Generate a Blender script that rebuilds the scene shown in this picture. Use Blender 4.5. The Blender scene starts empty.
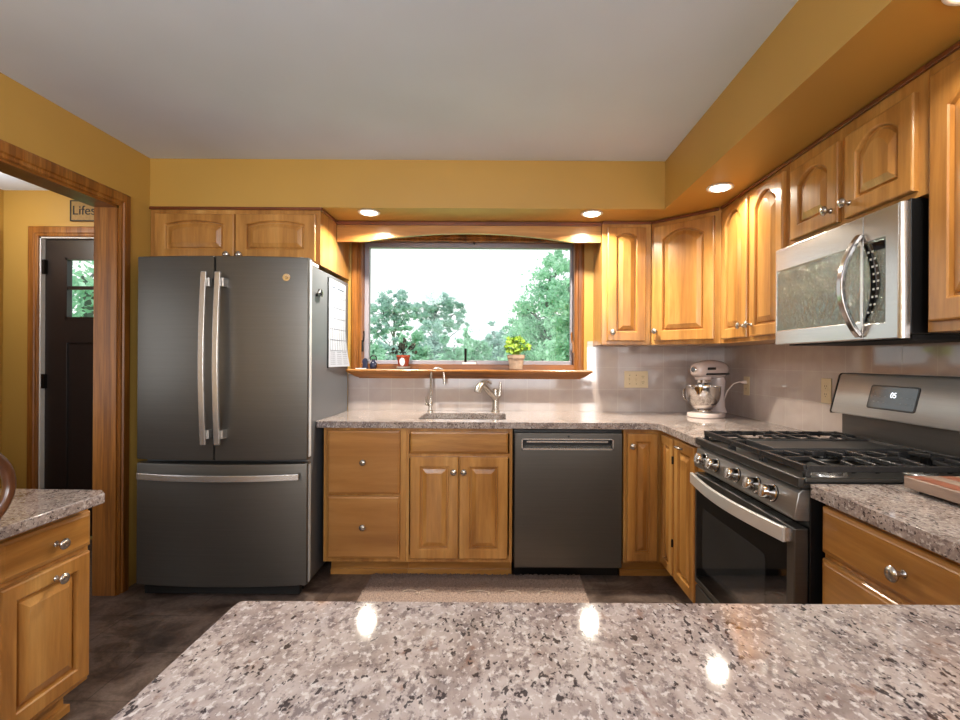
import bpy, bmesh, math, random
from mathutils import Vector, Matrix
PI = math.pi
random.seed(7)
sc = bpy.context.scene
COL = sc.collection

# ------------------------------------------------------------------ camera
cam_d = bpy.data.cameras.new('camera')
cam_d.sensor_width = 36.0
cam_d.lens = 496.0 / 960.0 * 36.0
cam_d.shift_x = -(500.8 - 480.0) / 960.0
cam_d.shift_y = 0.0
cam_d.clip_start = 0.02
cam_d.clip_end = 300
cam = bpy.data.objects.new('camera', cam_d)
COL.objects.link(cam)
cam.location = (0, 0, 1.2665)
cam.rotation_euler = (PI / 2, -0.0056, 0)
sc.camera = cam

# ------------------------------------------------------------------ sky
world = bpy.data.worlds.new('sky'); sc.world = world
world.use_nodes = True
wn, wl = world.node_tree.nodes, world.node_tree.links
wn.clear()
w_out = wn.new('ShaderNodeOutputWorld'); w_bg = wn.new('ShaderNodeBackground')
w_tc = wn.new('ShaderNodeTexCoord'); w_mp = wn.new('ShaderNodeMapping'); w_ns = wn.new('ShaderNodeTexNoise'); w_rp = wn.new('ShaderNodeValToRGB')
w_mp.inputs['Scale'].default_value = (2.0, 2.0, 9.0)
w_ns.inputs['Scale'].default_value = 1.6; w_ns.inputs['Detail'].default_value = 5
w_rp.color_ramp.elements[0].position = 0.30; w_rp.color_ramp.elements[0].color = (0.84, 0.87, 0.94, 1)
w_rp.color_ramp.elements[1].position = 0.48; w_rp.color_ramp.elements[1].color = (1, 1, 1, 1)
wl.new(w_tc.outputs['Generated'], w_mp.inputs['Vector']); wl.new(w_mp.outputs['Vector'], w_ns.inputs['Vector'])
wl.new(w_ns.outputs['Fac'], w_rp.inputs['Fac']); wl.new(w_rp.outputs['Color'], w_bg.inputs['Color'])
w_bg.inputs['Strength'].default_value = 1.35
wl.new(w_bg.outputs['Background'], w_out.inputs['Surface'])

# ------------------------------------------------------------------ large lights: fill added at unseen windows, plus the sink window portal
def area(name, loc, rot, sx, sy, power, col, spread=PI, portal=False):
    d = bpy.data.lights.new(name, 'AREA'); d.shape = 'RECTANGLE'; d.size = sx; d.size_y = sy
    d.energy = power; d.color = col; d.spread = spread
    o = bpy.data.objects.new(name, d); COL.objects.link(o); o.location = loc; o.rotation_euler = rot
    if portal: d.cycles.is_portal = True
    return o
REAR_POWER, HALL_POWER, DINING_POWER, DOWN_POWER = 50, 7, 40, 9.5
area('rear_fill_light', (-0.2, -2.93, 1.45), (PI / 2, 0, 0), 2.6, 1.5, REAR_POWER, (0.97, 0.98, 1.0))  # fill added behind the camera, no window seen there
area('hall_fill_light', (-3.40, 0.9, 1.45), (PI / 2, 0, -PI / 2), 1.4, 1.3, HALL_POWER, (0.93, 0.96, 1.0))  # unseen fill added to brighten the hall
area('right_fill_light', (1.50, -1.6, 1.5), (PI / 2, 0, PI / 2), 1.4, 1.15, 95, (0.98, 0.98, 1.0))  # added fill from the right for the left wall and desk
area('sink_window_portal', (-0.225, 3.60, 1.66), (-PI / 2, 0, 0), 1.5, 0.86, 1, (1, 1, 1), portal=True)
WARM = (1.0, 0.91, 0.76)
def fill_point(name, loc, power, rad, col):
    d = bpy.data.lights.new(name, 'POINT'); d.energy = power; d.shadow_soft_size = rad; d.color = col
    o = bpy.data.objects.new(name, d); COL.objects.link(o); o.location = loc
fill_point('dining_fill_point', (-0.4, -1.3, 1.75), DINING_POWER, 0.16, (0.96, 0.98, 1.0))  # unseen point fill added behind the camera, lifts the ceiling
fill_point('kitchen_fill_point', (-0.95, 0.25, 2.15), 22, 0.14, (0.97, 0.98, 1.0))  # added out-of-frame point fill for side walls and soffit face
fill_point('hall_fill_point', (-3.2, 2.8, 2.15), 13, 0.12, (1.0, 0.95, 0.88))  # added point fill kept out of view, brightens the hall wall
s_ = bpy.data.lights.new('sun', 'SUN'); s_.energy = 3.6; s_.angle = math.radians(25); s_.color = (1.0, 0.98, 0.94)
so = bpy.data.objects.new('sun', s_); COL.objects.link(so); so.rotation_euler = (math.radians(38), 0, math.radians(-28))

sc.view_settings.view_transform = 'Standard'
sc.view_settings.look = 'None'
sc.view_settings.exposure = 0.10
sc.view_settings.gamma = 1.0
sc.view_settings.use_curve_mapping = False
try:
    sc.cycles.use_denoising = True
    sc.cycles.max_bounces = 10; sc.cycles.diffuse_bounces = 5; sc.cycles.glossy_bounces = 5
    sc.cycles.transparent_max_bounces = 16
    sc.cycles.caustics_reflective = False; sc.cycles.caustics_refractive = False
    sc.cycles.sample_clamp_indirect = 4.0
except Exception:
    pass

# ------------------------------------------------------------------ materials
def lin(c):
    return tuple((x / 12.92 if x <= 0.04045 else ((x + 0.055) / 1.055) ** 2.4) for x in [v / 255.0 for v in c]) + (1.0,)

class NT:
    def __init__(s, name):
        s.m = bpy.data.materials.new(name); s.m.use_nodes = True
        s.n, s.l = s.m.node_tree.nodes, s.m.node_tree.links
        s.b = s.n['Principled BSDF']
    def new(s, t, **k):
        x = s.n.new(t)
        for a, v in k.items():
            if a in x.inputs: x.inputs[a].default_value = v
            else: setattr(x, a, v)
        return x
    def link(s, a, b): s.l.new(a, b)
    def coords(s, scale, rot=(0, 0, 0), loc=(0, 0, 0), vary=True):
        tc = s.new('ShaderNodeTexCoord'); mp = s.new('ShaderNodeMapping')
        mp.inputs['Scale'].default_value = scale; mp.inputs['Rotation'].default_value = rot; mp.inputs['Location'].default_value = loc
        src = tc.outputs['Object']
        if vary:
            oi = s.new('ShaderNodeObjectInfo'); mu = s.new('ShaderNodeMath', operation='MULTIPLY'); mu.inputs[1].default_value = 37.0
            ad = s.new('ShaderNodeVectorMath', operation='ADD')
            s.link(oi.outputs['Random'], mu.inputs[0]); s.link(src, ad.inputs[0]); s.link(mu.outputs[0], ad.inputs[1]); src = ad.outputs[0]
        s.link(src, mp.inputs['Vector'])
        return mp.outputs['Vector']
    def noise(s, vec, scale, detail=4, rough=0.5, dist=0.0):
        x = s.new('ShaderNodeTexNoise'); x.inputs['Scale'].default_value = scale; x.inputs['Detail'].default_value = detail
        x.inputs['Roughness'].default_value = rough; x.inputs['Distortion'].default_value = dist
        s.link(vec, x.inputs['Vector']); return x.outputs['Fac']
    def ramp(s, fac, stops, interp='LINEAR'):
        r = s.new('ShaderNodeValToRGB'); r.color_ramp.interpolation = interp
        e = r.color_ramp.elements
        while len(e) < len(stops): e.new(0.5)
        for k, (p, c) in enumerate(stops):
            e[k].position = p; e[k].color = c if len(c) == 4 else tuple(c) + (1,)
        s.link(fac, r.inputs['Fac']); return r.outputs['Color']
    def mix(s, fac, a, b, mode='MIX'):
        x = s.new('ShaderNodeMix', data_type='RGBA', blend_type=mode)
        for sock, v in ((x.inputs[0], fac), (x.inputs[6], a), (x.inputs[7], b)):
            if hasattr(v, 'is_output'): s.link(v, sock)
            else: sock.default_value = v
        return x.outputs[2]
    def bump(s, h, strength=0.2, dist=0.002):
        x = s.new('ShaderNodeBump'); x.inputs['Strength'].default_value = strength; x.inputs['Distance'].default_value = dist
        s.link(h, x.inputs['Height']); s.link(x.outputs['Normal'], s.b.inputs['Normal'])
    def set(s, **k):
        for a, v in k.items():
            a = a.replace('_', ' ')
            if hasattr(v, 'is_output'): s.link(v, s.b.inputs[a])
            else: s.b.inputs[a].default_value = v
        return s.m

def plain(name, rgb, rough=0.5, metal=0.0, var=0.06, scale=30, **k):
    t = NT(name); v = t.coords((1, 1, 1)); n = t.noise(v, scale, 3)
    c = lin(rgb)
    col = t.ramp(n, [(0.3, tuple(x * (1 - var) for x in c[:3])), (0.7, tuple(min(1, x * (1 + var)) for x in c[:3]))])
    return t.set(Base_Color=col, Roughness=rough, Metallic=metal, **k)

def wood(name, dark, mid, light, scale, rough=0.30, coat=0.35, figure=1.0):
    t = NT(name); v = t.coords(scale)
    n = t.noise(v, 1.0, 6, 0.6, 0.4)
    base = t.ramp(n, [(0.30, lin(dark)), (0.5, lin(mid)), (0.70, lin(light))])
    v2 = t.coords(tuple(x * 7 for x in scale)); n2 = t.noise(v2, 1.0, 4, 0.6)
    streak = t.ramp(n2, [(0.35, (1 - 0.16 * figure,) * 3), (0.65, (1 + 0.0,) * 3)])
    col = t.mix(1.0, base, streak, 'MULTIPLY')
    t.bump(n2, 0.08, 0.001)
    return t.set(Base_Color=col, Roughness=rough, Coat_Weight=coat, Coat_Roughness=0.18)

MAPLE_V = wood('maple_upright', (144, 94, 42), (181, 128, 64), (206, 157, 90), (9, 9, 0.9))
MAPLE_H = wood('maple_lying', (144, 94, 42), (181, 128, 64), (206, 157, 90), (0.9, 0.9, 9))
PLANKY = None
OAK_V = wood('oak_upright', (100, 56, 14), (152, 93, 31), (180, 120, 53), (16, 16, 0.7), 0.42, 0.12, 2.4)
OAK_H = wood('oak_lying', (100, 56, 14), (152, 93, 31), (180, 120, 53), (0.8, 0.8, 26), 0.42, 0.12, 2.4)
CHERRY = wood('reddish_trim', (86, 40, 18), (112, 56, 26), (132, 72, 36), (1.5, 1.5, 12), 0.35, 0.3)

def planked():
    t = NT('maple_planked'); v = t.coords((0.9, 0.9, 9)); n = t.noise(v, 1.0, 6, 0.6, 0.4)
    base = t.ramp(n, [(0.25, lin((132, 86, 40))), (0.5, lin((163, 113, 58))), (0.75, lin((184, 134, 76)))])
    v3 = t.coords((0.01, 0.01, 8.6)); sep = t.new('ShaderNodeTexWhiteNoise', noise_dimensions='1D')
    sx = t.new('ShaderNodeSeparateXYZ'); t.link(v3, sx.inputs[0]); fl = t.new('ShaderNodeMath', operation='FLOOR'); t.link(sx.outputs[2], fl.inputs[0]); t.link(fl.outputs[0], sep.inputs['W'])
    tone = t.ramp(sep.outputs['Value'], [(0.0, (0.78, 0.76, 0.74)), (1.0, (1.05, 1.03, 1.0))])
    col = t.mix(1.0, base, tone, 'MULTIPLY')
    v2 = t.coords((6, 6, 60)); n2 = t.noise(v2, 1, 4); t.bump(n2, 0.06, 0.001)
    return t.set(Base_Color=col, Roughness=0.32, Coat_Weight=0.3, Coat_Roughness=0.2)
PLANKY = planked()

def paint(name, rgb, rough=0.6):
    t = NT(name); v = t.coords((1, 1, 1), vary=False); n = t.noise(v, 160, 3); n1 = t.noise(v, 2.0, 2)
    c = lin(rgb)
    col = t.ramp(n1, [(0.3, tuple(x * 0.97 for x in c[:3])), (0.7, tuple(x * 1.03 for x in c[:3]))])
    t.bump(n, 0.05, 0.001)
    return t.set(Base_Color=col, Roughness=rough)
WALL = paint('mustard_paint', (185, 146, 71), 0.45)
CEIL = paint('ceiling_paint', (218, 231, 251), 0.8)
WHITE = plain('white_plastic', (228, 226, 222), 0.4, var=0.02)

def granite(name):
    t = NT(name)
    SC = (1.55, 1.0, 1.3)
    v = t.coords(SC, vary=False)
    big = t.noise(v, 9, 5, 0.62, 0.6)
    base = t.ramp(big, [(0.30, lin((114, 102, 99))), (0.45, lin((150, 137, 131))), (0.60, lin((173, 162, 156))), (0.75, lin((136, 121, 113)))])
    mid = t.noise(v, 62, 4, 0.7)
    col = t.mix(t.ramp(mid, [(0.51, (0, 0, 0)), (0.61, (0.8, 0.8, 0.8))]), base, lin((104, 92, 92)))
    pale = t.noise(t.coords(SC, loc=(5, 2, 8), vary=False), 85, 3, 0.6)
    col = t.mix(t.ramp(pale, [(0.54, (0, 0, 0)), (0.64, (0.85, 0.85, 0.85))]), col, lin((198, 190, 185)))
    r1 = t.noise(t.coords(SC, loc=(9, 4, 2), vary=False), 24, 3, 0.6)
    col = t.mix(t.ramp(r1, [(0.62, (0, 0, 0)), (0.72, (0.6, 0.6, 0.6))]), col, lin((122, 88, 72)))
    vd = t.coords((1.7, 1.0, 1.4), loc=(3, 1, 7), vary=False)
    d1 = t.noise(vd, 88, 2.5, 0.5, 0.25); d2 = t.noise(vd, 9, 3, 0.55)
    s = t.new('ShaderNodeMath', operation='MULTIPLY_ADD'); t.link(d2, s.inputs[0]); s.inputs[1].default_value = 0.42; t.link(d1, s.inputs[2])
    col = t.mix(t.ramp(s.outputs[0], [(0.835, (0, 0, 0)), (0.885, (0.9, 0.9, 0.9))]), col, lin((40, 34, 37)))
    return t.set(Base_Color=col, Roughness=0.055, Specular_IOR_Level=0.5)
GRANITE = granite('speckled_granite')

def tile():
    t = NT('glazed_tile'); tc = t.new('ShaderNodeTexCoord'); sx = t.new('ShaderNodeSeparateXYZ'); t.link(tc.outputs['Object'], sx.inputs[0])
    ad = t.new('ShaderNodeMath', operation='ADD'); t.link(sx.outputs[0], ad.inputs[0]); t.link(sx.outputs[1], ad.inputs[1])
    zz = t.new('ShaderNodeMath', operation='ADD'); t.link(sx.outputs[2], zz.inputs[0]); zz.inputs[1].default_value = -0.914
    cb = t.new('ShaderNodeCombineXYZ'); sh = t.new('ShaderNodeMath', operation='ADD'); sh.inputs[1].default_value = -0.01; t.link(ad.outputs[0], sh.inputs[0]); t.link(sh.outputs[0], cb.inputs[0]); t.link(zz.outputs[0], cb.inputs[1])
    br = t.new('ShaderNodeTexBrick'); br.offset = 0.0; br.squash = 1.0
    t.link(cb.outputs[0], br.inputs['Vector'])
    br.inputs['Scale'].default_value = 1.0; br.inputs['Brick Width'].default_value = 0.1575; br.inputs['Row Height'].default_value = 0.1525
    br.inputs['Mortar Size'].default_value = 0.0022; br.inputs['Mortar Smooth'].default_value = 0.3
    br.inputs['Color1'].default_value = lin((181, 170, 165)); br.inputs['Color2'].default_value = lin((177, 166, 161)); br.inputs['Mortar'].default_value = lin((190, 181, 175))
    v = t.coords((1, 1, 1), vary=False); n = t.noise(v, 14, 4)
    col = t.mix(1.0, br.outputs['Color'], t.ramp(n, [(0.3, (0.9, 0.88, 0.88)), (0.7, (1, 1, 1))]), 'MULTIPLY')
    inv = t.new('ShaderNodeMath', operation='SUBTRACT'); inv.inputs[0].default_value = 1.0; t.link(br.outputs['Fac'], inv.inputs[1])
    t.bump(inv.outputs[0], 0.25, 0.0015)
    return t.set(Base_Color=col, Roughness=0.06, Specular_IOR_Level=0.75)
TILE = tile()

def floor_mat():
    t = NT('slate_vinyl'); v = t.coords((1, 1, 1), vary=False)
    n = t.noise(v, 5.5, 7, 0.68, 0.8)
    col = t.ramp(n, [(0.28, lin((38, 29, 25))), (0.43, lin((82, 67, 59))), (0.57, lin((118, 103, 94))), (0.70, lin((70, 54, 45)))])
    f = t.noise(v, 60, 4, 0.7); col = t.mix(1.0, col, t.ramp(f, [(0.35, (0.72, 0.70, 0.70)), (0.65, (1.1, 1.1, 1.1))]), 'MULTIPLY')
    br = t.new('ShaderNodeTexBrick'); br.offset = 0.5; t.link(v, br.inputs['Vector'])
    br.inputs['Scale'].default_value = 1.0; br.inputs['Brick Width'].default_value = 0.61; br.inputs['Row Height'].default_value = 0.305; br.inputs['Mortar Size'].default_value = 0.003
    br.inputs['Color1'].default_value = (1, 1, 1, 1); br.inputs['Color2'].default_value = (0.84, 0.83, 0.83, 1); br.inputs['Mortar'].default_value = (0.5, 0.48, 0.47, 1)
    col = t.mix(1.0, col, br.outputs['Color'], 'MULTIPLY')
    t.bump(n, 0.25, 0.004)
    return t.set(Base_Color=col, Roughness=0.34)
FLOOR = floor_mat()

def brushed(name, rgb, rough, metal, stretch):
    t = NT(name); v = t.coords(stretch); n = t.noise(v, 1.0, 4, 0.6); c = lin(rgb)
    col = t.ramp(n, [(0.3, tuple(x * 0.93 for x in c[:3])), (0.7, tuple(min(1, x * 1.05) for x in c[:3]))])
    r = t.new('ShaderNodeMapRange'); t.link(n, r.inputs[0]); r.inputs[3].default_value = rough * 0.85; r.inputs[4].default_value = rough * 1.15
    t.set(Base_Color=col, Metallic=metal); t.link(r.outputs[0], t.b.inputs['Roughness']); return t.m
SLATE = brushed('slate_finish_steel', (101, 98, 93), 0.38, 0.8, (3, 3, 260))
STEEL = brushed('stainless_steel', (188, 187, 185), 0.24, 0.92, (4, 4, 320))
STEELX = plain('stainless_handle', (200, 197, 192), 0.27, 0.8, 0.02, 4)
FASCIA = brushed('fascia_steel', (150, 148, 144), 0.32, 0.75, (4, 4, 320))
SATIN = plain('satin_steel', (226, 225, 222), 0.30, 0.55, 0.02, 4)
DARKSTEEL = plain('sink_steel', (112, 108, 106), 0.35, 0.9, 0.04)
DARKHANDLE = plain('dark_polished_steel', (158, 154, 152), 0.16, 1.0, 0.03)
NICKEL = plain('brushed_nickel', (186, 180, 172), 0.25, 0.9, 0.04)
CHROME = plain('polished_chrome', (218, 214, 210), 0.07, 1.0, 0.02)
FSIDE = plain('fridge_side_grey', (100, 103, 108), 0.38, 0.2, 0.05, 300)
BLACK = plain('black_plastic', (14, 14, 15), 0.35, 0, 0.1)
BLACKM = plain('matte_black', (10, 10, 10), 0.7, 0, 0.1)
GLOSSB = plain('black_glass', (12, 12, 13), 0.04, 0, 0.05, Specular_IOR_Level=0.8)
MIRRG = NT('mirrored_oven_glass'); _v = MIRRG.coords((1, 1, 1), vary=False); _n = MIRRG.noise(_v, 38, 4, 0.65, 1.6); MIRRG.bump(_n, 0.6, 0.006)
MIRRG = MIRRG.set(Base_Color=lin((120, 130, 126)), Metallic=0.8, Roughness=0.06)
IRON = plain('cast_iron', (54, 54, 55), 0.27, 0.4, 0.2, 200)
GRIDD = plain('griddle_plate', (62, 62, 63), 0.4, 0.4, 0.1, 120)
ENAMEL = plain('dark_enamel', (66, 65, 63), 0.28, 0.5, 0.08)
ALMOND = plain('almond_plastic', (206, 188, 154), 0.4, 0, 0.02)
IVORYD = plain('outlet_slots', (52, 40, 28), 0.5, 0, 0.05)
MIXW = plain('mixer_white_enamel', (214, 198, 192), 0.16, 0, 0.02, Coat_Weight=0.6)
TERRA = plain('terracotta', (156, 62, 34), 0.65, 0, 0.12, 60)
STONEP = plain('weathered_clay', (176, 152, 132), 0.75, 0, 0.15, 50)
DLEAF = plain('dark_leaf', (40, 44, 36), 0.5, 0, 0.3)
GLEAF = plain('lime_leaf', (138, 172, 52), 0.5, 0, 0.3, 40)
SOIL = plain('potting_soil', (52, 38, 28), 0.9, 0, 0.3, 150)
NAVY = plain('navy_glaze', (24, 28, 52), 0.2, 0, 0.2)
BROWNDOOR = plain('dark_brown_door_paint', (36, 29, 27), 0.35, 0, 0.05)
DKWOOD = wood('chair_dark_wood', (56, 32, 18), (82, 48, 28), (112, 72, 44), (14, 14, 1.2), 0.28, 0.5)
BOARD_A = wood('board_red_wood', (126, 72, 54), (150, 92, 70), (168, 110, 86), (1.4, 12, 12), 0.45, 0.1)
BOARD_B = wood('board_edge_wood', (124, 104, 90), (146, 124, 110), (166, 144, 128), (12, 1.4, 12), 0.55, 0.05)
BRONZE = plain('oil_rubbed_bronze', (30, 26, 24), 0.4, 0.6, 0.1)
PAPER = plain('paper', (232, 234, 238), 0.7, 0, 0.02)
CALPAPER = plain('calendar_paper', (188, 196, 210), 0.7, 0, 0.02)
INK = plain('dark_ink', (40, 34, 26), 0.7, 0, 0.05)
PLAQUE = plain('plaque_wood', (150, 118, 62), 0.6, 0, 0.12, 60)
VINYL = plain('grey_vinyl_window_frame', (150, 146, 156), 0.45, 0, 0.03)

def emit(name, rgb, strength):
    t = NT(name); v = t.coords((1, 1, 1)); n = t.noise(v, 5, 1)
    c = lin(rgb); col = t.ramp(n, [(0, c), (1, c)])
    return t.set(Base_Color=c, Emission_Color=col, Emission_Strength=strength, Roughness=0.4)
LENS = emit('lamp_lens', (255, 240, 214), 7.5)
DIGIT = emit('lit_digits', (240, 246, 255), 1.6)

def pane_mat():
    t = NT('window_glass'); t.n.remove(t.b)
    out = t.n['Material Output']; tr = t.new('ShaderNodeBsdfTransparent'); gl = t.new('ShaderNodeBsdfGlossy'); fr = t.new('ShaderNodeFresnel'); mx = t.new('ShaderNodeMixShader')
    tr.inputs['Color'].default_value = (0.97, 0.99, 0.985, 1); gl.inputs['Roughness'].default_value = 0.02; fr.inputs['IOR'].default_value = 1.25
    t.link(fr.outputs[0], mx.inputs[0]); t.link(tr.outputs[0], mx.inputs[1]); t.link(gl.outputs[0], mx.inputs[2]); t.link(mx.outputs[0], out.inputs['Surface'])
    return t.m
PANE = pane_mat()

def foliage(name, a, b, c):
    t = NT(name); v = t.coords((1, 1, 1)); n = t.noise(v, 1.1, 4, 0.7)
    n2 = t.noise(v, 9, 2, 0.7)
    col = t.ramp(n, [(0.3, lin(a)), (0.5, lin(b)), (0.7, lin(c))])
    col = t.mix(1.0, col, t.ramp(n2, [(0.3, (0.75, 0.78, 0.78)), (0.7, (1.1, 1.1, 1.1))]), 'MULTIPLY')
    tl = t.new('ShaderNodeBsdfTranslucent'); t.link(col, tl.inputs['Color']); mx = t.new('ShaderNodeMixShader'); mx.inputs[0].default_value = 0.5
    t.set(Base_Color=col, Roughness=0.6, Specular_IOR_Level=0.2)
    t.link(t.b.outputs[0], mx.inputs[1]); t.link(tl.outputs[0], mx.inputs[2]); t.link(mx.outputs[0], t.n['Material Output'].inputs['Surface'])
    return t.m
LEAF_BLUE = foliage('hazy_bluish_leaves', (152, 184, 178), (178, 208, 201), (204, 228, 221))  # distance haze is mixed into these pale leaf colours
LEAF_MID = foliage('hazy_green_leaves', (140, 188, 164), (172, 214, 188), (204, 234, 214))
LEAF_BRIGHT = foliage('hazy_bright_leaves', (140, 188, 160), (172, 214, 186), (206, 234, 214))
BARK = plain('bark', (96, 104, 100), 0.9, 0, 0.2, 8)
PILE = plain('pale_pile', (172, 155, 142), .95, 0, .15, 200)
GRASS = plain('lawn_green', (150, 196, 130), 0.9, 0, 0.15, 3)

# ------------------------------------------------------------------ mesh building
X, Y, Z = Vector((1, 0, 0)), Vector((0, 1, 0)), Vector((0, 0, 1))
class F:                                   # a local frame: origin o, axes u (across), v (up), w (out)
    def __init__(s, o, u, v):
        s.o, s.u, s.v = Vector(o), Vector(u).normalized(), Vector(v).normalized(); s.w = s.u.cross(s.v)
    def p(s, a, b, c=0.0): return s.o + s.u * a + s.v * b + s.w * c
def f_back(x, y, z=0): return F((x, y, z), X, Z)        # faces the camera (-Y)
def f_right(x, y, z=0): return F((x, y, z), -Y, Z)      # faces -X
def f_left(x, y, z=0): return F((x, y, z), Y, Z)        # faces +X

class G:
    def __init__(s): s.bm = bmesh.new()
    def verts(s, pts): return [s.bm.verts.new(p) for p in pts]
    def face(s, vs):
        try: return s.bm.faces.new(vs)
        except ValueError: return None
    def hexa(s, p):                         # 8 points: bottom ring 0-3, top ring 4-7
        v = s.verts(p)
        for q in ((3, 2, 1, 0), (4, 5, 6, 7), (0, 1, 5, 4), (1, 2, 6, 5), (2, 3, 7, 6), (3, 0, 4, 7)): s.face([v[i] for i in q])
        return s
    def box(s, x0, x1, y0, y1, z0, z1):
        return s.hexa([(x0, y0, z0), (x1, y0, z0), (x1, y1, z0), (x0, y1, z0), (x0, y0, z1), (x1, y0, z1), (x1, y1, z1), (x0, y1, z1)])
    def boxf(s, f, u0, u1, v0, v1, w0, w1):
        return s.hexa([f.p(u0, v0, w0), f.p(u1, v0, w0), f.p(u1, v1, w0), f.p(u0, v1, w0), f.p(u0, v0, w1), f.p(u1, v0, w1), f.p(u1, v1, w1), f.p(u0, v1, w1)])
    def prism(s, f, poly, w0, w1):
        a = s.verts([f.p(x, y, w0) for x, y in poly]); b = s.verts([f.p(x, y, w1) for x, y in poly]); n = len(poly)
        s.face(a[::-1]); s.face(b)
        for i in range(n): s.face([a[i], a[(i + 1) % n], b[(i + 1) % n], b[i]])
        return s
    def plate(s, f, outer, holes, w0, w1):
        rings = []
        for w in (w0, w1):
            es, rs = [], []
            for loop in [outer] + holes:
                vs = s.verts([f.p(x, y, w) for x, y in loop]); rs.append(vs)
                for i in range(len(vs)): es.append(s.bm.edges.new((vs[i], vs[(i + 1) % len(vs)])))
            bmesh.ops.triangle_fill(s.bm, use_beauty=True, edges=es); rings.append(rs)
        for a, b in zip(*rings):
            n = len(a)
            for i in range(n): s.face([a[i], a[(i + 1) % n], b[(i + 1) % n], b[i]])
        return s
    def rings(s, rs, cap0=True, cap1=True, closed=True):
        vv = [s.verts(r) for r in rs]; n = len(vv[0])
        for a, b in zip(vv, vv[1:]):
            for i in range(n if closed else n - 1): s.face([a[i], a[(i + 1) % n], b[(i + 1) % n], b[i]])
        if cap0: s.face(vv[0][::-1])
        if cap1: s.face(vv[-1])
        return s
    def lathe(s, prof, o, axis=Z, seg=24, cap0=True, cap1=True):
        axis = Vector(axis).normalized(); a = axis.orthogonal().normalized(); b = axis.cross(a); o = Vector(o)
        return s.rings([[o + axis * h + (a * math.cos(2 * PI * i / seg) + b * math.sin(2 * PI * i / seg)) * max(r, 1e-5) for i in range(seg)] for r, h in prof], cap0, cap1)
    def tube(s, pts, rad, seg=10, sx=1.0):
        pts = [Vector(p) for p in pts]; n = len(pts); rs = rad if isinstance(rad, (list, tuple)) else [rad] * n
        ref = None; out = []
        for i, p in enumerate(pts):
            t = (pts[min(i + 1, n - 1)] - pts[max(i - 1, 0)]).normalized()
            if ref is None: ref = t.orthogonal().normalized()
            ref = (ref - t * ref.dot(t)).normalized(); b = t.cross(ref)
            out.append([p + (ref * math.cos(2 * PI * k / seg) * sx + b * math.sin(2 * PI * k / seg)) * rs[i] for k in range(seg)])
        return s.rings(out)
    def bar(s, pts, wid, hei, side):        # rectangular bar swept along pts; side = width direction
        pts = [Vector(p) for p in pts]; side = Vector(side).normalized(); n = len(pts); out = []
        for i, p in enumerate(pts):
            t = (pts[min(i + 1, n - 1)] - pts[max(i - 1, 0)]).normalized(); sd = (side - t * side.dot(t)).normalized(); up = t.cross(sd)
            out.append([p + sd * wid / 2 + up * hei / 2, p - sd * wid / 2 + up * hei / 2, p - sd * wid / 2 - up * hei / 2, p + sd * wid / 2 - up * hei / 2])
        return s.rings(out)
    def ball(s, c, r, seg=16, rings=10):
        c = Vector(c); r = Vector(r) if not isinstance(r, (int, float)) else Vector((r, r, r)); out = []
        for j in range(1, rings):
            a = PI * j / rings
            out.append([c + Vector((r.x * math.sin(a) * math.cos(2 * PI * i / seg), r.y * math.sin(a) * math.sin(2 * PI * i / seg), -r.z * math.cos(a))) for i in range(seg)])
        return s.rings(out)
    def knob(s, o, w):                      # mushroom cabinet knob standing on o, pointing along w
        return s.lathe([(k * r, k * h) for k, r, h in [(1.15, *q) for q in ((0.008, 0), (0.0085, 0.002), (0.0055, 0.006), (0.0055, 0.014), (0.012, 0.019), (0.0155, 0.023), (0.0158, 0.026), (0.013, 0.030), (0.007, 0.0325), (0.001, 0.033))]], o, w, 18)
    def raised_door(s, f, W, H, t=0.02, stile=0.052, arch=0.0, raise_bottom=None):
        """frame-and-panel door lying on the frame's uv plane, front towards w"""
        N = 14
        sb = raise_bottom or stile
        def contour(d, w):
            u0, u1, v0 = stile + d, W - stile - d, sb + d
            top = H - stile * (0.6 if arch else 1.0) - d
            spring = top - arch
            pts = [(u0, v0), (u1, v0), (u1, spring)]
            if arch:
                hw = (u1 - u0) / 2
                for i in range(1, N):
                    x = 1 - 2 * i / N
                    pts.append((u0 + hw + x * hw, spring + arch * (1 - abs(x) ** 2.0)))
            else:
                for i in range(1, N): pts.append((u1 - (u1 - u0) * i / N, spring))
            pts.append((u0, spring))
            return [f.p(a, b, w) for a, b in pts], pts
        _, c0 = contour(0, t)
        def outer(e, w):
            pts = []
            for k, (a, b) in enumerate(c0):
                if k == 0: q = (e, e)
                elif k == 1: q = (W - e, e)
                elif k == 2: q = (W - e, H - e)
                elif k == len(c0) - 1: q = (e, H - e)
                else: q = (a, H - e)
                pts.append(f.p(q[0], q[1], w))
            return pts
        rs = [outer(0.0, 0.0), outer(0.0, t - 0.006), outer(0.002, t - 0.002), outer(0.006, t), contour(-0.001, t)[0], contour(0.003, t - 0.004)[0], contour(0.005, t - 0.016)[0], contour(0.012, t - 0.016)[0],
              contour(0.016, t - 0.009)[0], contour(0.038, t - 0.001)[0], contour(0.040, t)[0]]
        return s.rings(rs)
    def slab_front(s, f, W, H, t=0.02):     # drawer front with a moulded lip
        def r(e, w): return [f.p(e, e, w), f.p(W - e, e, w), f.p(W - e, H - e, w), f.p(e, H - e, w)]
        return s.rings([r(0, 0), r(0, t - 0.008), r(0.003, t - 0.004), r(0.010, t - 0.002), r(0.013, t)])

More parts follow.
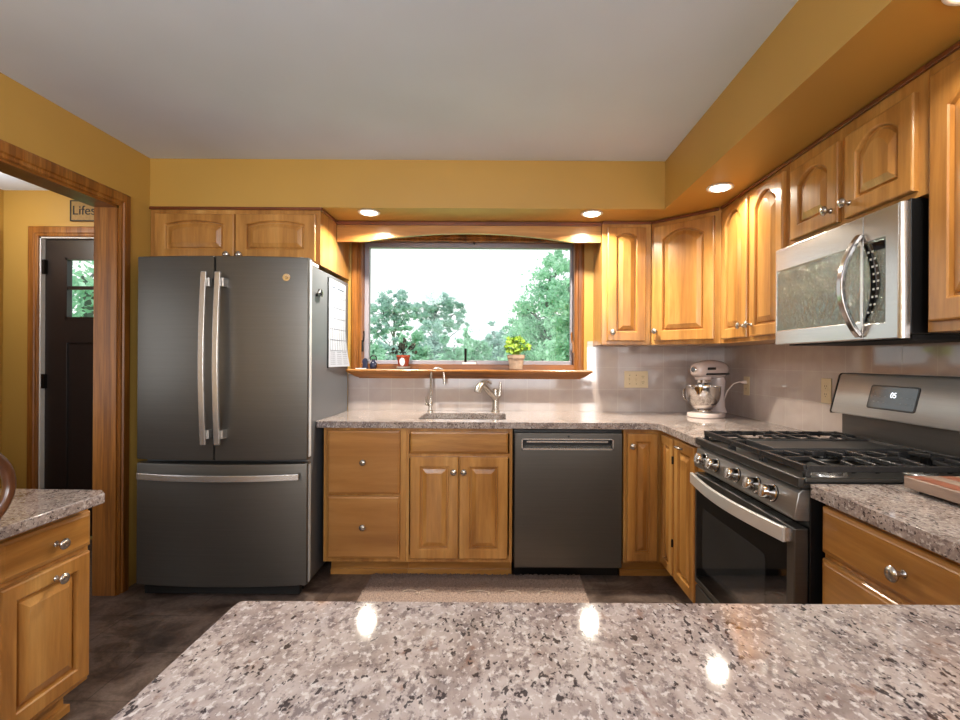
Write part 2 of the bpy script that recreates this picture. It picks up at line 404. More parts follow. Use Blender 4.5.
def link(o, parent, local):
    COL.objects.link(o)
    if parent is not None:
        o.parent = parent
def obj(name, g, m, parent=None, bevel=0.0, seg=2, ang=38, local=False, label=None):
    bm = g.bm
    bmesh.ops.recalc_face_normals(bm, faces=bm.faces[:])
    if parent is not None and not local:
        M = world_mat(parent).inverted(); bm.transform(M)
    me = bpy.data.meshes.new(name); bm.to_mesh(me); bm.free()
    for p in me.polygons: p.use_smooth = True
    me.set_sharp_from_angle(angle=math.radians(ang))
    me.materials.append(m)
    o = bpy.data.objects.new(name, me); link(o, parent, local)
    if bevel > 0:
        b = o.modifiers.new('bevel', 'BEVEL'); b.width = bevel; b.segments = seg; b.limit_method = 'ANGLE'; b.angle_limit = math.radians(40); b.harden_normals = True
    if label: o['label'] = label
    return o
def world_mat(o):
    M = Matrix.LocRotScale(o.location, o.rotation_euler, o.scale)
    return world_mat(o.parent) @ M if o.parent else M
def thing(name, label, cat, loc=(0, 0, 0), rotz=0.0, group=None, kind=None):
    o = bpy.data.objects.new(name, None); COL.objects.link(o); o.location = loc; o.rotation_euler = (0, 0, rotz); o.empty_display_size = 0.05
    if kind: o['kind'] = kind
    if label: o['label'] = label; o['category'] = cat
    if group: o['group'] = group
    return o
def tag(o, label, cat, group=None, kind=None):
    o['label'] = label; o['category'] = cat
    if group: o['group'] = group
    if kind: o['kind'] = kind
    return o
def struct(name, g, m, parent=None, bevel=0.0, ang=38):
    o = obj(name, g, m, parent, bevel, ang=ang)
    if parent is None: o['kind'] = 'structure'
    return o
def room(name, loc=(0, 0, 0)):
    o = bpy.data.objects.new(name, None); COL.objects.link(o); o.location = loc; o['kind'] = 'structure'; return o
def arc(c, r, a0, a1, n, u, v):
    c, u, v = Vector(c), Vector(u), Vector(v)
    return [c + (u * math.cos(a0 + (a1 - a0) * i / n) + v * math.sin(a0 + (a1 - a0) * i / n)) * r for i in range(n + 1)]
def text(body, f, size, depth, m, parent, name, align='CENTER'):
    d = bpy.data.curves.new(name, 'FONT'); d.body = body; d.size = size; d.extrude = depth; d.align_x = align; d.align_y = 'CENTER'
    d.materials.append(m)
    o = bpy.data.objects.new(name, d); COL.objects.link(o)
    bpy.context.view_layer.update()
    me = bpy.data.meshes.new_from_object(o.evaluated_get(bpy.context.evaluated_depsgraph_get())); bpy.data.objects.remove(o)
    o = bpy.data.objects.new(name, me); COL.objects.link(o)
    M = Matrix((f.u, f.v, f.w)).transposed().to_4x4(); M.translation = f.o
    if parent is not None:
        o.parent = parent; M = world_mat(parent).inverted() @ M
    o.matrix_local = M
    return o

# ------------------------------------------------------------------ key sizes
YB, XR, XL, ZC, ZS = 3.455, 1.562, -2.05, 2.43, 2.15      # back wall, right wall, left wall, ceiling, soffit
YREAR, XH = -3.0, -3.47                                     # rear wall, far wall of the hall
CT = 0.914                                                  # counter height

# ------------------------------------------------------------------ room shell
struct('floor', G().box(XH, XR, YREAR, YB, -0.06, 0), FLOOR)
struct('ceiling', G().box(XH - .12, XR + .12, YREAR - .12, YB + .2, ZC, ZC + 0.08), CEIL)
WX0, WX1, WZ0, WZ1 = -0.985, 0.522, 1.20, 2.11              # sink window opening
fb = f_back(0, YB)
struct('wall_back', G().plate(fb, [(XH - .12, 0), (XR + .12, 0), (XR + .12, ZC), (XH - .12, ZC)],
       [[(WX0, WZ0), (WX1, WZ0), (WX1, WZ1), (WX0, WZ1)], [(-3.225, 0.004), (-2.255, 0.004), (-2.255, 2.115), (-3.225, 2.115)]], -0.16, 0), WALL)
struct('wall_right', G().plate(F((XR, 0, 0), -Y, Z), [(-YB, 0), (-YREAR, 0), (-YREAR, ZC), (-YB, ZC)], [[(0.9, 0.9), (2.3, 0.9), (2.3, 2.08), (0.9, 2.08)]], -0.12, 0), WALL)
OY0, OY1, OZ = 1.84, 2.655, 2.085                           # cased opening in the left wall
fl = F((XL, 0, 0), Y, Z)
struct('wall_left', G().prism(fl, [(YREAR, 0), (OY0, 0), (OY0, OZ), (OY1, OZ), (OY1, 0), (YB, 0), (YB, ZC), (YREAR, ZC)], -0.112, 0), WALL)
struct('wall_hall', G().plate(F((XH, 0, 0), Y, Z), [(YREAR, 0), (YB, 0), (YB, ZC), (YREAR, ZC)], [[(0.2, 0.8), (1.6, 0.8), (1.6, 2.1), (0.2, 2.1)]], -0.12, 0), WALL)
struct('wall_rear', G().plate(F((0, YREAR, 0), -X, Z), [(-XR - .12, 0), (-XH + .12, 0), (-XH + .12, ZC), (-XR - .12, ZC)], [[(-1.1, 0.7), (1.5, 0.7), (1.5, 2.2), (-1.1, 2.2)]], -0.12, 0), WALL)
YS, XS = 2.891, 0.952
struct('ceiling_soffit', G().prism(F((0, 0, 0), X, Y), [(XL, YS), (XS, YS), (XS, YREAR), (XR, YREAR), (XR, YB), (XL, YB)], ZS, ZC), WALL)
# unseen rear and hall windows, added to frame the fill lights
rw = room('added_window_2', (-0.2, YREAR, 0.7))
g = G()
for a in (-1.5, -0.64, 0.22, 1.06): g.box(a, a + .045, YREAR - .08, YREAR - .03, 0.7, 2.2)
for z in (0.7, 2.155): g.box(-1.5, 1.1, YREAR - .08, YREAR - .03, z, z + .045)
obj('window_frame', g, OAK_V, rw)
hw_ = room('added_window_3', (XH, 0.9, 0.8))
g = G()
for a in (0.2, 0.88, 1.555): g.box(XH - .08, XH - .03, a, a + .045, 0.8, 2.1)
for z in (0.8, 2.055): g.box(XH - .08, XH - .03, 0.2, 1.6, z, z + .045)
obj('window_frame', g, OAK_V, hw_)

w4 = room('added_window_4', (XR, -1.6, 0.9))  # unseen window added around the right-hand fill light
g = G()
for a in (-2.3, -1.62, -0.945): g.box(XR + .03, XR + .08, a, a + .045, 0.9, 2.08)
for z in (0.9, 2.035): g.box(XR + .03, XR + .08, -2.3, -0.9, z, z + .045)
obj('window_frame', g, OAK_V, w4)

# tile backsplash
g = G()
g.box(-1.045, 0.645, YB - .008, YB, CT, 1.19); g.box(0.60, XR - .008, YB - .008, YB, CT, 1.40)
struct('wall_backsplash', G().boxf(fb, -1.06, XR - .008, CT - .03, 1.20, 0, 0.008), TILE)
struct('wall_backsplash', G().boxf(fb, 0.60, XR - .008, 1.20, 1.40, 0, 0.008), TILE)
struct('wall_backsplash', G().box(XR - .008, XR, 0.30, YB, CT - .03, 1.40), TILE)
g.bm.free()

# cased opening to the hall
dt = room('trim_1', (XL, OY0, 0))
g = G()
g.box(XL - .117, XL + .005, OY1 - .018, OY1 + .0, 0, OZ); g.box(XL - .117, XL + .005, OY0, OY0 + .018, 0, OZ)
obj('jamb', g, OAK_V, dt)
obj('head_jamb', G().box(XL - .117, XL + .005, OY0, OY1, OZ - .018, OZ), OAK_H, dt)
def casing_profile(t=0.02, w=0.078):        # (across, out) profile of a moulded casing, inner edge at 0
    return [(0.004, 0), (0.004, t * .55), (0.010, t * .75), (0.018, t * .62), (0.024, t * .62), (0.030, t * .95), (w - .012, t), (w - .004, t * .85), (w, t * .6), (w, 0)]
def casing(f, u0, u1, v0, v1, w=0.078, t=0.02, left=True, right=True, top=True, base=0.0, g=None):
    """mitred casing round an opening u0..u1, v0(bottom)..v1(top); faces f.w"""
    g = g or G(); pr = casing_profile(t, w)
    paths = []
    if left and right and top: path = [(u0, v0, -1, 0), (u0, v1, -1, 1), (u1, v1, 1, 1), (u1, v0, 1, 0)]
    g.rings([[f.p(pu + du * a, pv + dv * a, b + base) for a, b in pr] for pu, pv, du, dv in path])
    return g
fk = F((XL, 0, 0), Y, Z)
obj('casing', casing(fk, OY0 + .010, OY1 - .010, 0, OZ - .010), OAK_V, dt)
obj('casing', casing(F((XL - .112, 0, 0), -Y, Z), -(OY1 - .010), -(OY0 + .010), 0, OZ - .010), OAK_V, dt)

# hall entry door
hd = room('door_1', (-2.74, YB + .03, 0))
g = G()
slab_o = [(-3.205, 0.012), (-2.275, 0.012), (-2.275, 2.095), (-3.205, 2.095)]
g.plate(F((0, YB + .075, 0), X, Z), slab_o, [[(-3.05, 1.55), (-2.43, 1.55), (-2.43, 1.955), (-3.05, 1.955)], [(-3.05, 0.25), (-2.79, 0.25), (-2.79, 1.37), (-3.05, 1.37)], [(-2.69, 0.25), (-2.43, 0.25), (-2.43, 1.37), (-2.69, 1.37)]], 0, 0.045)
obj('door_slab', g, BROWNDOOR, hd, 0.004)
g = G()
for a in (-3.056, -2.696): g.box(a, a + .272, YB + .045, YB + .06, 0.244, 1.376)
obj('door_panel', g, BROWNDOOR, hd)
g = G()
for a in (-2.85, -2.65): g.box(a - .012, a + .012, YB + .032, YB + .052, 1.55, 1.955)
g.box(-3.05, -2.43, YB + .032, YB + .052, 1.745, 1.769)
g.box(-3.06, -2.42, YB + .026, YB + .036, 1.535, 1.552); g.box(-3.06, -2.42, YB + .026, YB + .036, 1.953, 1.97); g.box(-3.065, -3.048, YB + .026, YB + .036, 1.535, 1.97); g.box(-2.432, -2.415, YB + .026, YB + .036, 1.535, 1.97)
obj('muntin', g, BROWNDOOR, hd)
obj('pane', G().box(-3.05, -2.43, YB + .054, YB + .058, 1.55, 1.955), PANE, hd)
for z in (0.30, 1.10, 1.90): obj('hinge', G().box(-3.215, -3.187, YB + .004, YB + .03, z - .05, z + .05).lathe([(.007, 0), (.007, .1)], (-3.2, YB + .012, z - .05), Z, 8), BRONZE, hd)
g = G(); g.box(-3.225, -3.207, YB - .0, YB + .10, 0, 2.115); g.box(-2.273, -2.255, YB - .0, YB + .10, 0, 2.115); g.box(-3.225, -2.255, YB, YB + .10, 2.097, 2.115)
obj('jamb', g, WHITE, hd)
obj('casing', casing(fb, -3.212, -2.268, 0, 2.103, 0.075), OAK_V, hd)
# second door beside it on the hall's far wall: only its casing reaches the picture
h2 = room('door_2', (XH, 3.0, 0))
obj('casing', casing(F((XH, 0, 0), Y, Z), 2.55, 3.345, 0, 2.07, 0.075), OAK_V, h2)
obj('door_slab', G().boxf(F((XH, 0, 0), Y, Z), 2.555, 3.34, 0.01, 2.065, 0.0, 0.006), OAK_V, h2)
g = G(); g.box(XH, -3.30, YB - .014, YB, 0, 0.09); g.box(-2.19, -2.20 + .0, YB - .014, YB, 0, 0.09)
struct('baseboard_hall', G().box(-3.395 + .0, -3.295, YB - .014, YB, 0, 0.09), OAK_H); g.bm.free()

# ------------------------------------------------------------------ sink window
win = room('window_1', (-0.23, YB, 1.2))
obj('casing', casing(fb, -0.972, 0.508, 1.199, 2.085, 0.068, 0.022), OAK_V, win)
g = G()
g.box(WX0, WX0 + .013, YB - .004, YB + .15, 1.20, WZ1); g.box(WX1 - .013, WX1, YB - .004, YB + .15, 1.20, WZ1); g.box(WX0, WX1, YB - .004, YB + .15, WZ1 - .013, WZ1)
obj('jamb', g, OAK_V, win)
g = G(); pl = [(-0.972, 1.215), (0.509, 1.215), (0.509, 2.098), (-0.972, 2.098)]
obj('window_frame', G().plate(F((0, YB + .12, 0), X, Z), pl, [[(-0.940, 1.262), (0.492, 1.262), (0.492, 2.062), (-0.940, 2.062)]], 0, 0.05), VINYL, win, 0.004)
g.bm.free()
obj('stool', G().box(WX0 + .012, WX1 - .012, YB - .004, YB + .07, 1.199, 1.235), OAK_H, win, 0.003)
obj('pane', G().box(-0.945, 0.497, YB + .093, YB + .097, 1.257, 2.067), PANE, win)
# sill: moulded shelf with mitred returns
sill = []
for (d, z, e) in ((0.095, 1.199, 0.075), (0.100, 1.192, 0.08), (0.098, 1.184, 0.078), (0.086, 1.178, 0.066), (0.070, 1.165, 0.05), (0.045, 1.150, 0.03), (0.022, 1.142, 0.012), (0.018, 1.136, 0.008)):
    sill.append([(-0.972 - e, YB - .0085, z), (-0.972 - e, YB - d, z), (0.545 + e, YB - d, z), (0.545 + e, YB - .0085, z)])
obj('window_sill', G().rings(sill), OAK_H, win, ang=25)
# hardware: crank at the centre, lock levers on both jambs
g = G(); g.box(-0.268, -0.172, YB + .003, YB + .05, 1.2352, 1.250); obj('crank_base', g, WHITE, win, 0.002)
g = G(); g.tube([(-0.247, YB + .02, 1.2505), (-0.247, YB + .012, 1.265), (-0.247, YB + .012, 1.345)], [.009, .008, .009], 8); obj('crank_handle', g, BRONZE, win)
for x, s in ((WX0 + .016, 1), (WX1 - .016, -1)):
    g = G(); g.box(x - .006, x + .006, YB + .004, YB + .03, 1.32, 1.40); g.tube([(x + .008 * s, YB + .012, 1.39), (x + .014 * s, YB + .006, 1.44), (x + .010 * s, YB + .012, 1.462)], [.006, .005, .006], 8)
    obj('sash_lock', g, BRONZE if s > 0 else OAK_V, win)
g = G(); g.lathe([(.008, 0), (.009, .01), (.004, .02)], (-0.19, YB + .02, 2.095), -Z, 12); obj('screen_catch', g, BLACK, win)

# ------------------------------------------------------------------ recessed lamps
def downlight(x, y, label, power=DOWN_POWER):
    t = thing('recessed_light', label, 'ceiling light', (x, y, ZS), group='recessed soffit lights')
    obj('trim_ring', G().lathe([(0.049, -.004), (0.049, -.001), (0.062, -.0005), (0.066, -.003), (0.064, -.007), (0.056, -.008), (0.049, -.004)], (x, y, ZS), Z, 32, False, False), WHITE, t)
    obj('lens', G().lathe([(0.0485, -.0005), (0.0485, -.005), (0.041, -.012), (0.024, -.017), (0.001, -.019)], (x, y, ZS), Z, 28), LENS, t)
    d = bpy.data.lights.new('lamp', 'AREA'); d.shape = 'DISK'; d.size = 0.075; d.energy = power; d.color = WARM; d.spread = math.radians(150)
    o = bpy.data.objects.new('lamp', d); COL.objects.link(o); o.parent = t; o.location = (0, 0, -0.022)
downlight(-0.795, 2.975, 'round recessed light in soffit above left half of the sink window', 22)
downlight(0.541, 2.973, 'round recessed light in soffit above right end of the sink window', 22)
downlight(1.107, 2.515, 'round recessed light in soffit beside the double wall cabinet', 8)
downlight(1.108, 1.156, 'round recessed light at the top edge of the photo, nearest the camera', 6)
downlight(1.10, -0.3, 'round recessed light in soffit behind the camera above the peninsula', 4)
for x, y in ((-1.0, 0.6), (-1.0, -1.4)): pass

# ------------------------------------------------------------------ cabinets
def knob(f, u, v, w, parent):
    obj('knob', G().knob(f.p(u, v, w), f.w), NICKEL, parent)
def door(f, u0, v0, W, H, parent, arch=0.0, kn=None, stile=0.052, t=0.02, lab=None, w0=0.0):
    ff = F(f.p(u0, v0, w0), f.u, f.v)
    d = obj('door', G().raised_door(ff, W, H, t, stile, arch), MAPLE_V, parent, ang=9, label=lab)
    if kn: knob(ff, kn[0], kn[1], t, d)
    return d
def drawer(f, u0, v0, W, H, parent, kn=None, m=None, w0=0.0, t=0.02):
    ff = F(f.p(u0, v0, w0), f.u, f.v)
    d = obj('drawer', G().slab_front(ff, W, H, t), m or MAPLE_H, parent, ang=9)
    if kn: knob(ff, kn[0], kn[1], t, d)
    return d

# --- over the fridge
t = thing('wall_cabinet', 'wide shallow maple cabinet with two arched doors above the refrigerator', 'cabinet', (-1.55, 2.89, 1.802))
obj('cabinet_body', G().box(XL + .003, -1.056, 2.892, YB, 1.815, 2.148), MAPLE_V, t, 0.002)
f = f_back(XL + .003, 2.8915, 0)
door(f, 0.035, 1.835, 0.462, 0.270, t, 0.022, (0.43, 0.03), 0.062)
door(f, 0.505, 1.835, 0.462, 0.270, t, 0.022, (0.032, 0.03), 0.062)
# --- arched valance
t = thing('arched_valance', 'maple valance board with a shallow arch above the sink window', 'valance', (-0.2, 3.17, 2.02))
a = [(-1.0545, 2.148), (-1.0545, 2.018)]
for i in range(25):
    x = -0.875 + (0.462 + 0.875) * i / 24; k = (i / 24 - .5) * 2
    a.append((x, 2.018 + 0.056 * (1 - k * k)))
a += [(0.6385, 2.022), (0.6385, 2.148)]
obj('valance_board', G().prism(f_back(0, 3.195), a, 0, 0.022), MAPLE_H, t, 0.002)
obj('crown_strip', G().box(-1.054, 0.6385, 3.158, 3.1727, 2.124, 2.148), CHERRY, t, 0.003)

# --- narrow wall cabinet
t = thing('wall_cabinet', 'narrow single-door maple wall cabinet right of the sink window', 'cabinet', (0.795, 3.14, 1.368))
obj('cabinet_body', G().box(0.640, 0.950, 3.150, YB - .009, 1.368, 2.148), MAPLE_V, t, 0.002)
f = f_back(0.640, 3.1495, 0)
door(f, 0.030, 1.390, 0.245, 0.72, t, 0.024, (0.030, 0.055), 0.058)
obj('crown_strip', G().box(0.640, 0.950, 3.134, 3.1495, 2.132, 2.148), CHERRY, t, 0.003)
# --- diagonal corner wall cabinet
t = thing('corner_wall_cabinet', 'diagonal maple wall cabinet in the corner above the stand mixer', 'cabinet', (1.25, 3.15, 1.368))
P0, P1 = Vector((0.954, 3.150, 0)), Vector((1.257, 2.845, 0))
obj('cabinet_body', G().prism(F((0, 0, 0), X, Y), [(0.954, 3.150), (1.257, 2.845), (XR - .009, 2.845), (XR - .009, YB - .009), (0.954, YB - .009)], 1.368, 2.148), MAPLE_V, t, 0.002)
L = (P1 - P0).length
f = F(P0 + Vector((-.0004, -.0004, 0)), P1 - P0, Z)
door(f, 0.022, 1.392, L - .052, 0.715, t, 0.05, (0.022, 0.06), 0.060)
obj('crown_strip', G().boxf(f, 0.006, L - .008, 2.132, 2.148, 0.0, 0.014), CHERRY, t, 0.003)
# --- double wall cabinet on the right wall
t = thing('wall_cabinet', 'maple wall cabinet with two tall narrow arched doors left of the microwave', 'cabinet', (1.40, 2.5, 1.368))
obj('cabinet_body', G().box(1.262, XR - .009, 2.170, 2.8445, 1.368, 2.148), MAPLE_V, t, 0.002)
f = f_right(1.2615, 2.8445, 0)
door(f, 0.036, 1.390, 0.292, 0.72, t, 0.06, (0.262, 0.06))
door(f, 0.355, 1.390, 0.292, 0.72, t, 0.06, (0.030, 0.06))
obj('crown_strip', G().boxf(f, 0.012, 0.6745, 2.132, 2.148, 0.0, 0.013), CHERRY, t, 0.003)
# --- short cabinet above the microwave
t = thing('wall_cabinet', 'short maple cabinet with two arched doors directly above the microwave', 'cabinet', (1.40, 1.81, 1.765))
obj('cabinet_body', G().box(1.262, XR - .009, 1.4675, 2.1695, 1.766, 2.148), MAPLE_V, t, 0.002)
f = f_right(1.2615, 2.1695, 0)
door(f, 0.030, 1.785, 0.300, 0.30, t, 0.045, (0.270, 0.05), 0.055)
door(f, 0.368, 1.785, 0.300, 0.30, t, 0.045, (0.030, 0.05), 0.055)
obj('crown_strip', G().boxf(f, 0.0, 0.702, 2.132, 2.148, 0.0, 0.013), CHERRY, t, 0.003)
# --- near wall cabinet at the right edge
t = thing('wall_cabinet', 'maple wall cabinet right of the microwave, cut by the photo edge', 'cabinet', (1.40, 1.2, 1.355))
obj('cabinet_body', G().box(1.262, XR - .009, 0.905, 1.467, 1.355, 2.148), MAPLE_V, t, 0.002)
f = f_right(1.2615, 1.467, 0)
door(f, 0.022, 1.385, 0.50, 0.715, t, 0.075, (0.470, 0.06), 0.062)
obj('crown_strip', G().boxf(f, 0.0, 0.562, 2.132, 2.148, 0.0, 0.013), CHERRY, t, 0.003)

# --- base cabinets
BZ = CT - 0.037                                             # top of the carcasses
YF = 2.846                                                  # carcass front, back run
t = thing('base_cabinet', 'maple base cabinet with two deep plank-faced drawers beside the refrigerator', 'cabinet', (-0.78, 2.85, 0))
obj('cabinet_body', G().box(-1.013, -0.5405, YF, YB - .01, 0.105, BZ - .0005), MAPLE_V, t, 0.002)
obj('toe_kick', G().box(-0.995, -0.5405, 2.93, 2.945, 0, 0.105).box(-0.995, -0.5405, 2.918, 2.93, 0, 0.035), MAPLE_H, t, 0.002)
f = f_back(-1.013, YF - .0005, 0)
drawer(f, 0.026, 0.497, 0.415, 0.362, t, (0.21, 0.185), PLANKY)
drawer(f, 0.026, 0.130, 0.415, 0.355, t, (0.21, 0.185), PLANKY)
t = thing('base_cabinet', 'maple sink base cabinet with two raised-panel doors and a false drawer front', 'cabinet', (-0.23, 2.85, 0))
g = G(); g.box(-0.540, -0.522, YF, YB - .01, 0.105, BZ - .0005); g.box(0.052, 0.070, YF, YB - .01, 0.105, BZ - .0005); g.box(-0.522, 0.052, YF, YB - .01, 0.105, 0.123)
g.box(-0.522, 0.052, YF, YF + .019, 0.84, BZ - .0005); g.box(-0.522, 0.052, YF, YF + .019, 0.70, 0.73); g.box(-0.522, 0.052, YF, YF + .019, 0.123, 0.145); g.box(-0.25, -0.22, YF, YF + .019, 0.145, 0.70)
obj('cabinet_body', g, MAPLE_V, t, 0.001)
obj('toe_kick', G().box(-0.540, 0.070, 2.93, 2.945, 0, 0.105).box(-0.540, 0.070, 2.918, 2.93, 0, 0.035), MAPLE_H, t, 0.002)
f = f_back(-0.540, YF - .0005, 0)
drawer(f, 0.026, 0.731, 0.558, 0.124, t)
door(f, 0.026, 0.130, 0.276, 0.582, t, 0, (0.250, 0.50), 0.055)
door(f, 0.308, 0.130, 0.276, 0.582, t, 0, (0.026, 0.50), 0.055)

t = thing('corner_base_cabinet', 'maple inside-corner base cabinet with two narrow doors right of the dishwasher', 'cabinet', (1.2, 3.1, 0))
XF = 0.932                                                  # carcass front, right run
obj('cabinet_body', G().prism(F((0, 0, 0), X, Y), [(0.706, YF), (XF, YF), (XF, 2.620), (XR - .01, 2.620), (XR - .01, YB - .01), (0.706, YB - .01)], 0.105, BZ - .0005), MAPLE_V, t, 0.002)
obj('toe_kick', G().prism(F((0, 0, 0), X, Y), [(0.706, 2.93), (1.015, 2.93), (1.015, 2.620), (1.03, 2.620), (1.03, 2.945), (0.706, 2.945)], 0, 0.105).box(0.706, 1.003, 2.918, 2.93, 0, .035), MAPLE_H, t, 0.002)
door(f_back(0.706, YF - .0005, 0), 0.020, 0.122, 0.174, 0.728, t, 0, (0.024, 0.66), 0.045)
d = door(f_right(XF - .0005, 2.825, 0), 0.006, 0.122, 0.182, 0.728, t, 0, None, 0.045)
for z in (0.28, 0.72): obj('hinge', G().lathe([(.006, 0), (.006, .04)], (0.914, 2.6305, z), Z, 8), BRONZE, d)
t = thing('base_cabinet', 'narrow one-door maple base cabinet between corner cabinet and range', 'cabinet', (1.2, 2.4, 0))
obj('cabinet_body', G().box(XF, XR - .01, 2.222, 2.6195, 0.105, BZ - .0005), MAPLE_V, t, 0.002)
obj('toe_kick', G().box(1.015, 1.03, 2.222, 2.6195, 0, 0.105), MAPLE_H, t, 0.002)
d = door(f_right(XF - .0005, 2.6195, 0), 0.014, 0.122, 0.268, 0.736, t, 0, None, 0.050)
ff = F((XF - .0205, 2.6195 - .105, 0.825), -Y, Z)
obj('pull', G().tube([ff.p(-.035, 0, 0), ff.p(-.033, .002, .014), ff.p(-.02, .004, .022), ff.p(0, .004, .025), ff.p(.02, .004, .022), ff.p(.033, .002, .014), ff.p(.035, 0, 0)], .005, 8), NICKEL, d)
t = thing('base_cabinet', 'maple drawer base cabinet under the granite right of the range', 'cabinet', (1.2, 1.1, 0))
obj('cabinet_body', G().box(XF, XR - .01, 0.76, 1.4215, 0.105, BZ - .0005), MAPLE_V, t, 0.002)
obj('toe_kick', G().box(1.015, 1.03, 0.76, 1.4215, 0, 0.105), MAPLE_H, t, 0.002)
f = f_right(XF - .0005, 1.4215, 0)
drawer(f, 0.012, 0.727, 0.60, 0.130, t, (0.292, 0.062))
drawer(f, 0.012, 0.425, 0.60, 0.285, t, (0.292, 0.15))
drawer(f, 0.012, 0.122, 0.60, 0.285, t, (0.292, 0.15))
t = thing('peninsula_cabinet', 'maple cabinet carrying the granite peninsula in the foreground', 'cabinet', (0.3, 0.4, 0))
obj('cabinet_body', G().box(-0.345, XR - .01, 0.165, 0.69, 0.105, BZ - .0005), MAPLE_V, t, 0.002)
obj('toe_kick', G().box(-0.30, 1.03, 0.60, 0.615, 0, 0.105).box(-0.30, -0.285, 0.25, 0.60, 0, 0.105), MAPLE_H, t, 0.002)
f = F((0.93, 0.6905, 0), -X, Z)
for k in range(3): door(f, 0.03 + k * .41, 0.13, 0.385, 0.70, t, 0, (0.03, 0.62), 0.055)

# --- low desk cabinet at the left edge
DT = 0.796
t = thing('desk_cabinet', 'pale maple desk cabinet with one drawer and pull-out door at the left edge', 'cabinet', (-1.75, 1.6, 0))
obj('cabinet_body', G().box(XL + .004, -1.476, 1.435, 1.779, 0.115, DT - .0365), MAPLE_V, t, 0.003)
obj('toe_kick', G().box(XL + .004, -1.549, 1.435, 1.765, 0, 0.115).box(XL + .004, -1.535, 1.435, 1.776, 0, 0.028), MAPLE_H, t, 0.002)
f = f_left(-1.4755, 1.435, 0)
drawer(f, 0.012, 0.600, 0.322, 0.122, t, (0.181, 0.055))
d = door(f, 0.012, 0.138, 0.318, 0.444, t, 0, (0.180, 0.404), 0.050)
DESK = obj('desktop', G().prism(F((0, 0, 0), X, Y), [(XL + .003, 0.2), (-1.376, 0.2), (-1.376, 1.728), (-1.420, 1.772), (XL + .003, 1.788)], DT - .036, DT), GRANITE, None, 0.005)
tag(DESK, 'low granite desktop at the left edge before the hall opening', 'countertop')
t = thing('desk_cabinet', 'maple support cabinet at the far end of the desk, outside the photo', 'cabinet', (-1.75, 0.4, 0))
obj('cabinet_body', G().box(XL + .004, -1.487, 0.22, 0.62, 0.0, DT - .0365), MAPLE_V, t, 0.003)

# ------------------------------------------------------------------ countertops
def rounded(pts, rad):                                      # polygon with given corner radii
    out = []
    n = len(pts)
    for i, (p, r) in enumerate(zip(pts, rad)):
        p = Vector(p); a = (Vector(pts[i - 1]) - p).normalized(); b = (Vector(pts[(i + 1) % n]) - p).normalized()
        if r <= 0: out.append((p.x, p.y)); continue
        for k in range(6):
            s = k / 5; q = (p + a * r) * (1 - s) ** 2 + p * 2 * s * (1 - s) + (p + b * r) * s ** 2
            out.append((q.x, q.y))
    return out
fp = F((0, 0, 0), X, Y)
outer = rounded([(-1.044, 2.803), (0.893, 2.803), (0.893, 2.2075), (XR - .0085, 2.2075), (XR - .0085, YB - .0085), (-1.044, YB - .0085)], [.01, .06, .01, 0, 0, 0])
SX0, SX1, SY0, SY1 = -0.492, 0.032, 2.93, 3.275
hole = rounded([(SX0, SY0), (SX1, SY0), (SX1, SY1), (SX0, SY1)], [.03] * 4)
o = obj('countertop', G().plate(fp, outer, [hole], CT - .036, CT), GRANITE, None, 0.006)
tag(o, 'L-shaped speckled granite countertop running under the window into the corner', 'countertop')
outer = rounded([(0.889, 1.430), (0.889, 0.722), (-0.379, 0.722), (-0.379, 0.075), (XR - .0085, 0.075), (XR - .0085, 1.430)], [.015, .03, .012, .03, 0, 0])
o = obj('countertop', G().plate(fp, outer, [], CT - .036, CT), GRANITE, None, 0.006)
tag(o, 'granite peninsula top filling the foreground and reaching the range', 'countertop')

# sink
t = thing('sink', 'undermount steel sink set into the granite below the window', 'sink', (-0.23, 3.1, 0.70))
def basin(x0, x1, y0, y1):
    rr = [rounded([(x0 + e, y0 + e), (x1 - e, y0 + e), (x1 - e, y1 - e), (x0 + e, y1 - e)], [r] * 4) for e, r in ((.001, .03), (.002, .03), (.004, .04), (.012, .05), (.03, .06))]
    zs = (CT - .037, CT - .040, CT - .10, CT - .20, CT - .215)
    return [[(a, b, z) for a, b in ring] for ring, z in zip(rr, zs)]
g = G(); g.rings(basin(SX0, SX1, SY0, SY1), False, True)
o = obj('bowl', g, DARKSTEEL, t)
md = o.modifiers.new('solid', 'SOLIDIFY'); md.thickness = 0.003; md.offset = -1 if False else 1
obj('drain', G().lathe([(.04, 0), (.042, .004), (.03, .005), (.02, .002), (.001, .002)], (-0.23, 3.14, CT - .2135), Z, 20), CHROME, t)

# faucets
t = thing('water_filter_tap', 'slim gooseneck drinking-water tap at the left of the sink', 'faucet', (-0.478, 3.375, CT))
o = (-0.478, 3.375, CT)
obj('tap_base', G().lathe([(.021, 0), (.021, .006), (.013, .012), (.012, .035), (.016, .04), (.016, .062), (.011, .07), (.009, .09)], o, Z, 20), NICKEL, t)
pts = [(-0.474, 3.375, CT + .085), (-0.474, 3.375, CT + .23)] + [(p.x, p.y, p.z) for p in arc((-0.429, 3.37, CT + .252), .044, PI, 0.0, 12, X, Z)] + [(-0.383, 3.365, CT + .205), (-0.381, 3.365, CT + .185)]
obj('spout', G().tube(pts, .0085, 12), NICKEL, t)
obj('lever', G().tube([(-0.478, 3.375, CT + .05), (-0.497, 3.37, CT + .05), (-0.505, 3.365, CT + .066), (-0.507, 3.36, CT + .10)], [.008, .007, .005, .004], 8).ball((-0.50, 3.37, CT + .05), .012, 12, 8), NICKEL, t)
t = thing('kitchen_faucet', 'brushed nickel pull-out faucet at the right of the sink', 'faucet', (-0.035, 3.385, CT))
o = Vector((-0.035, 3.385, CT))
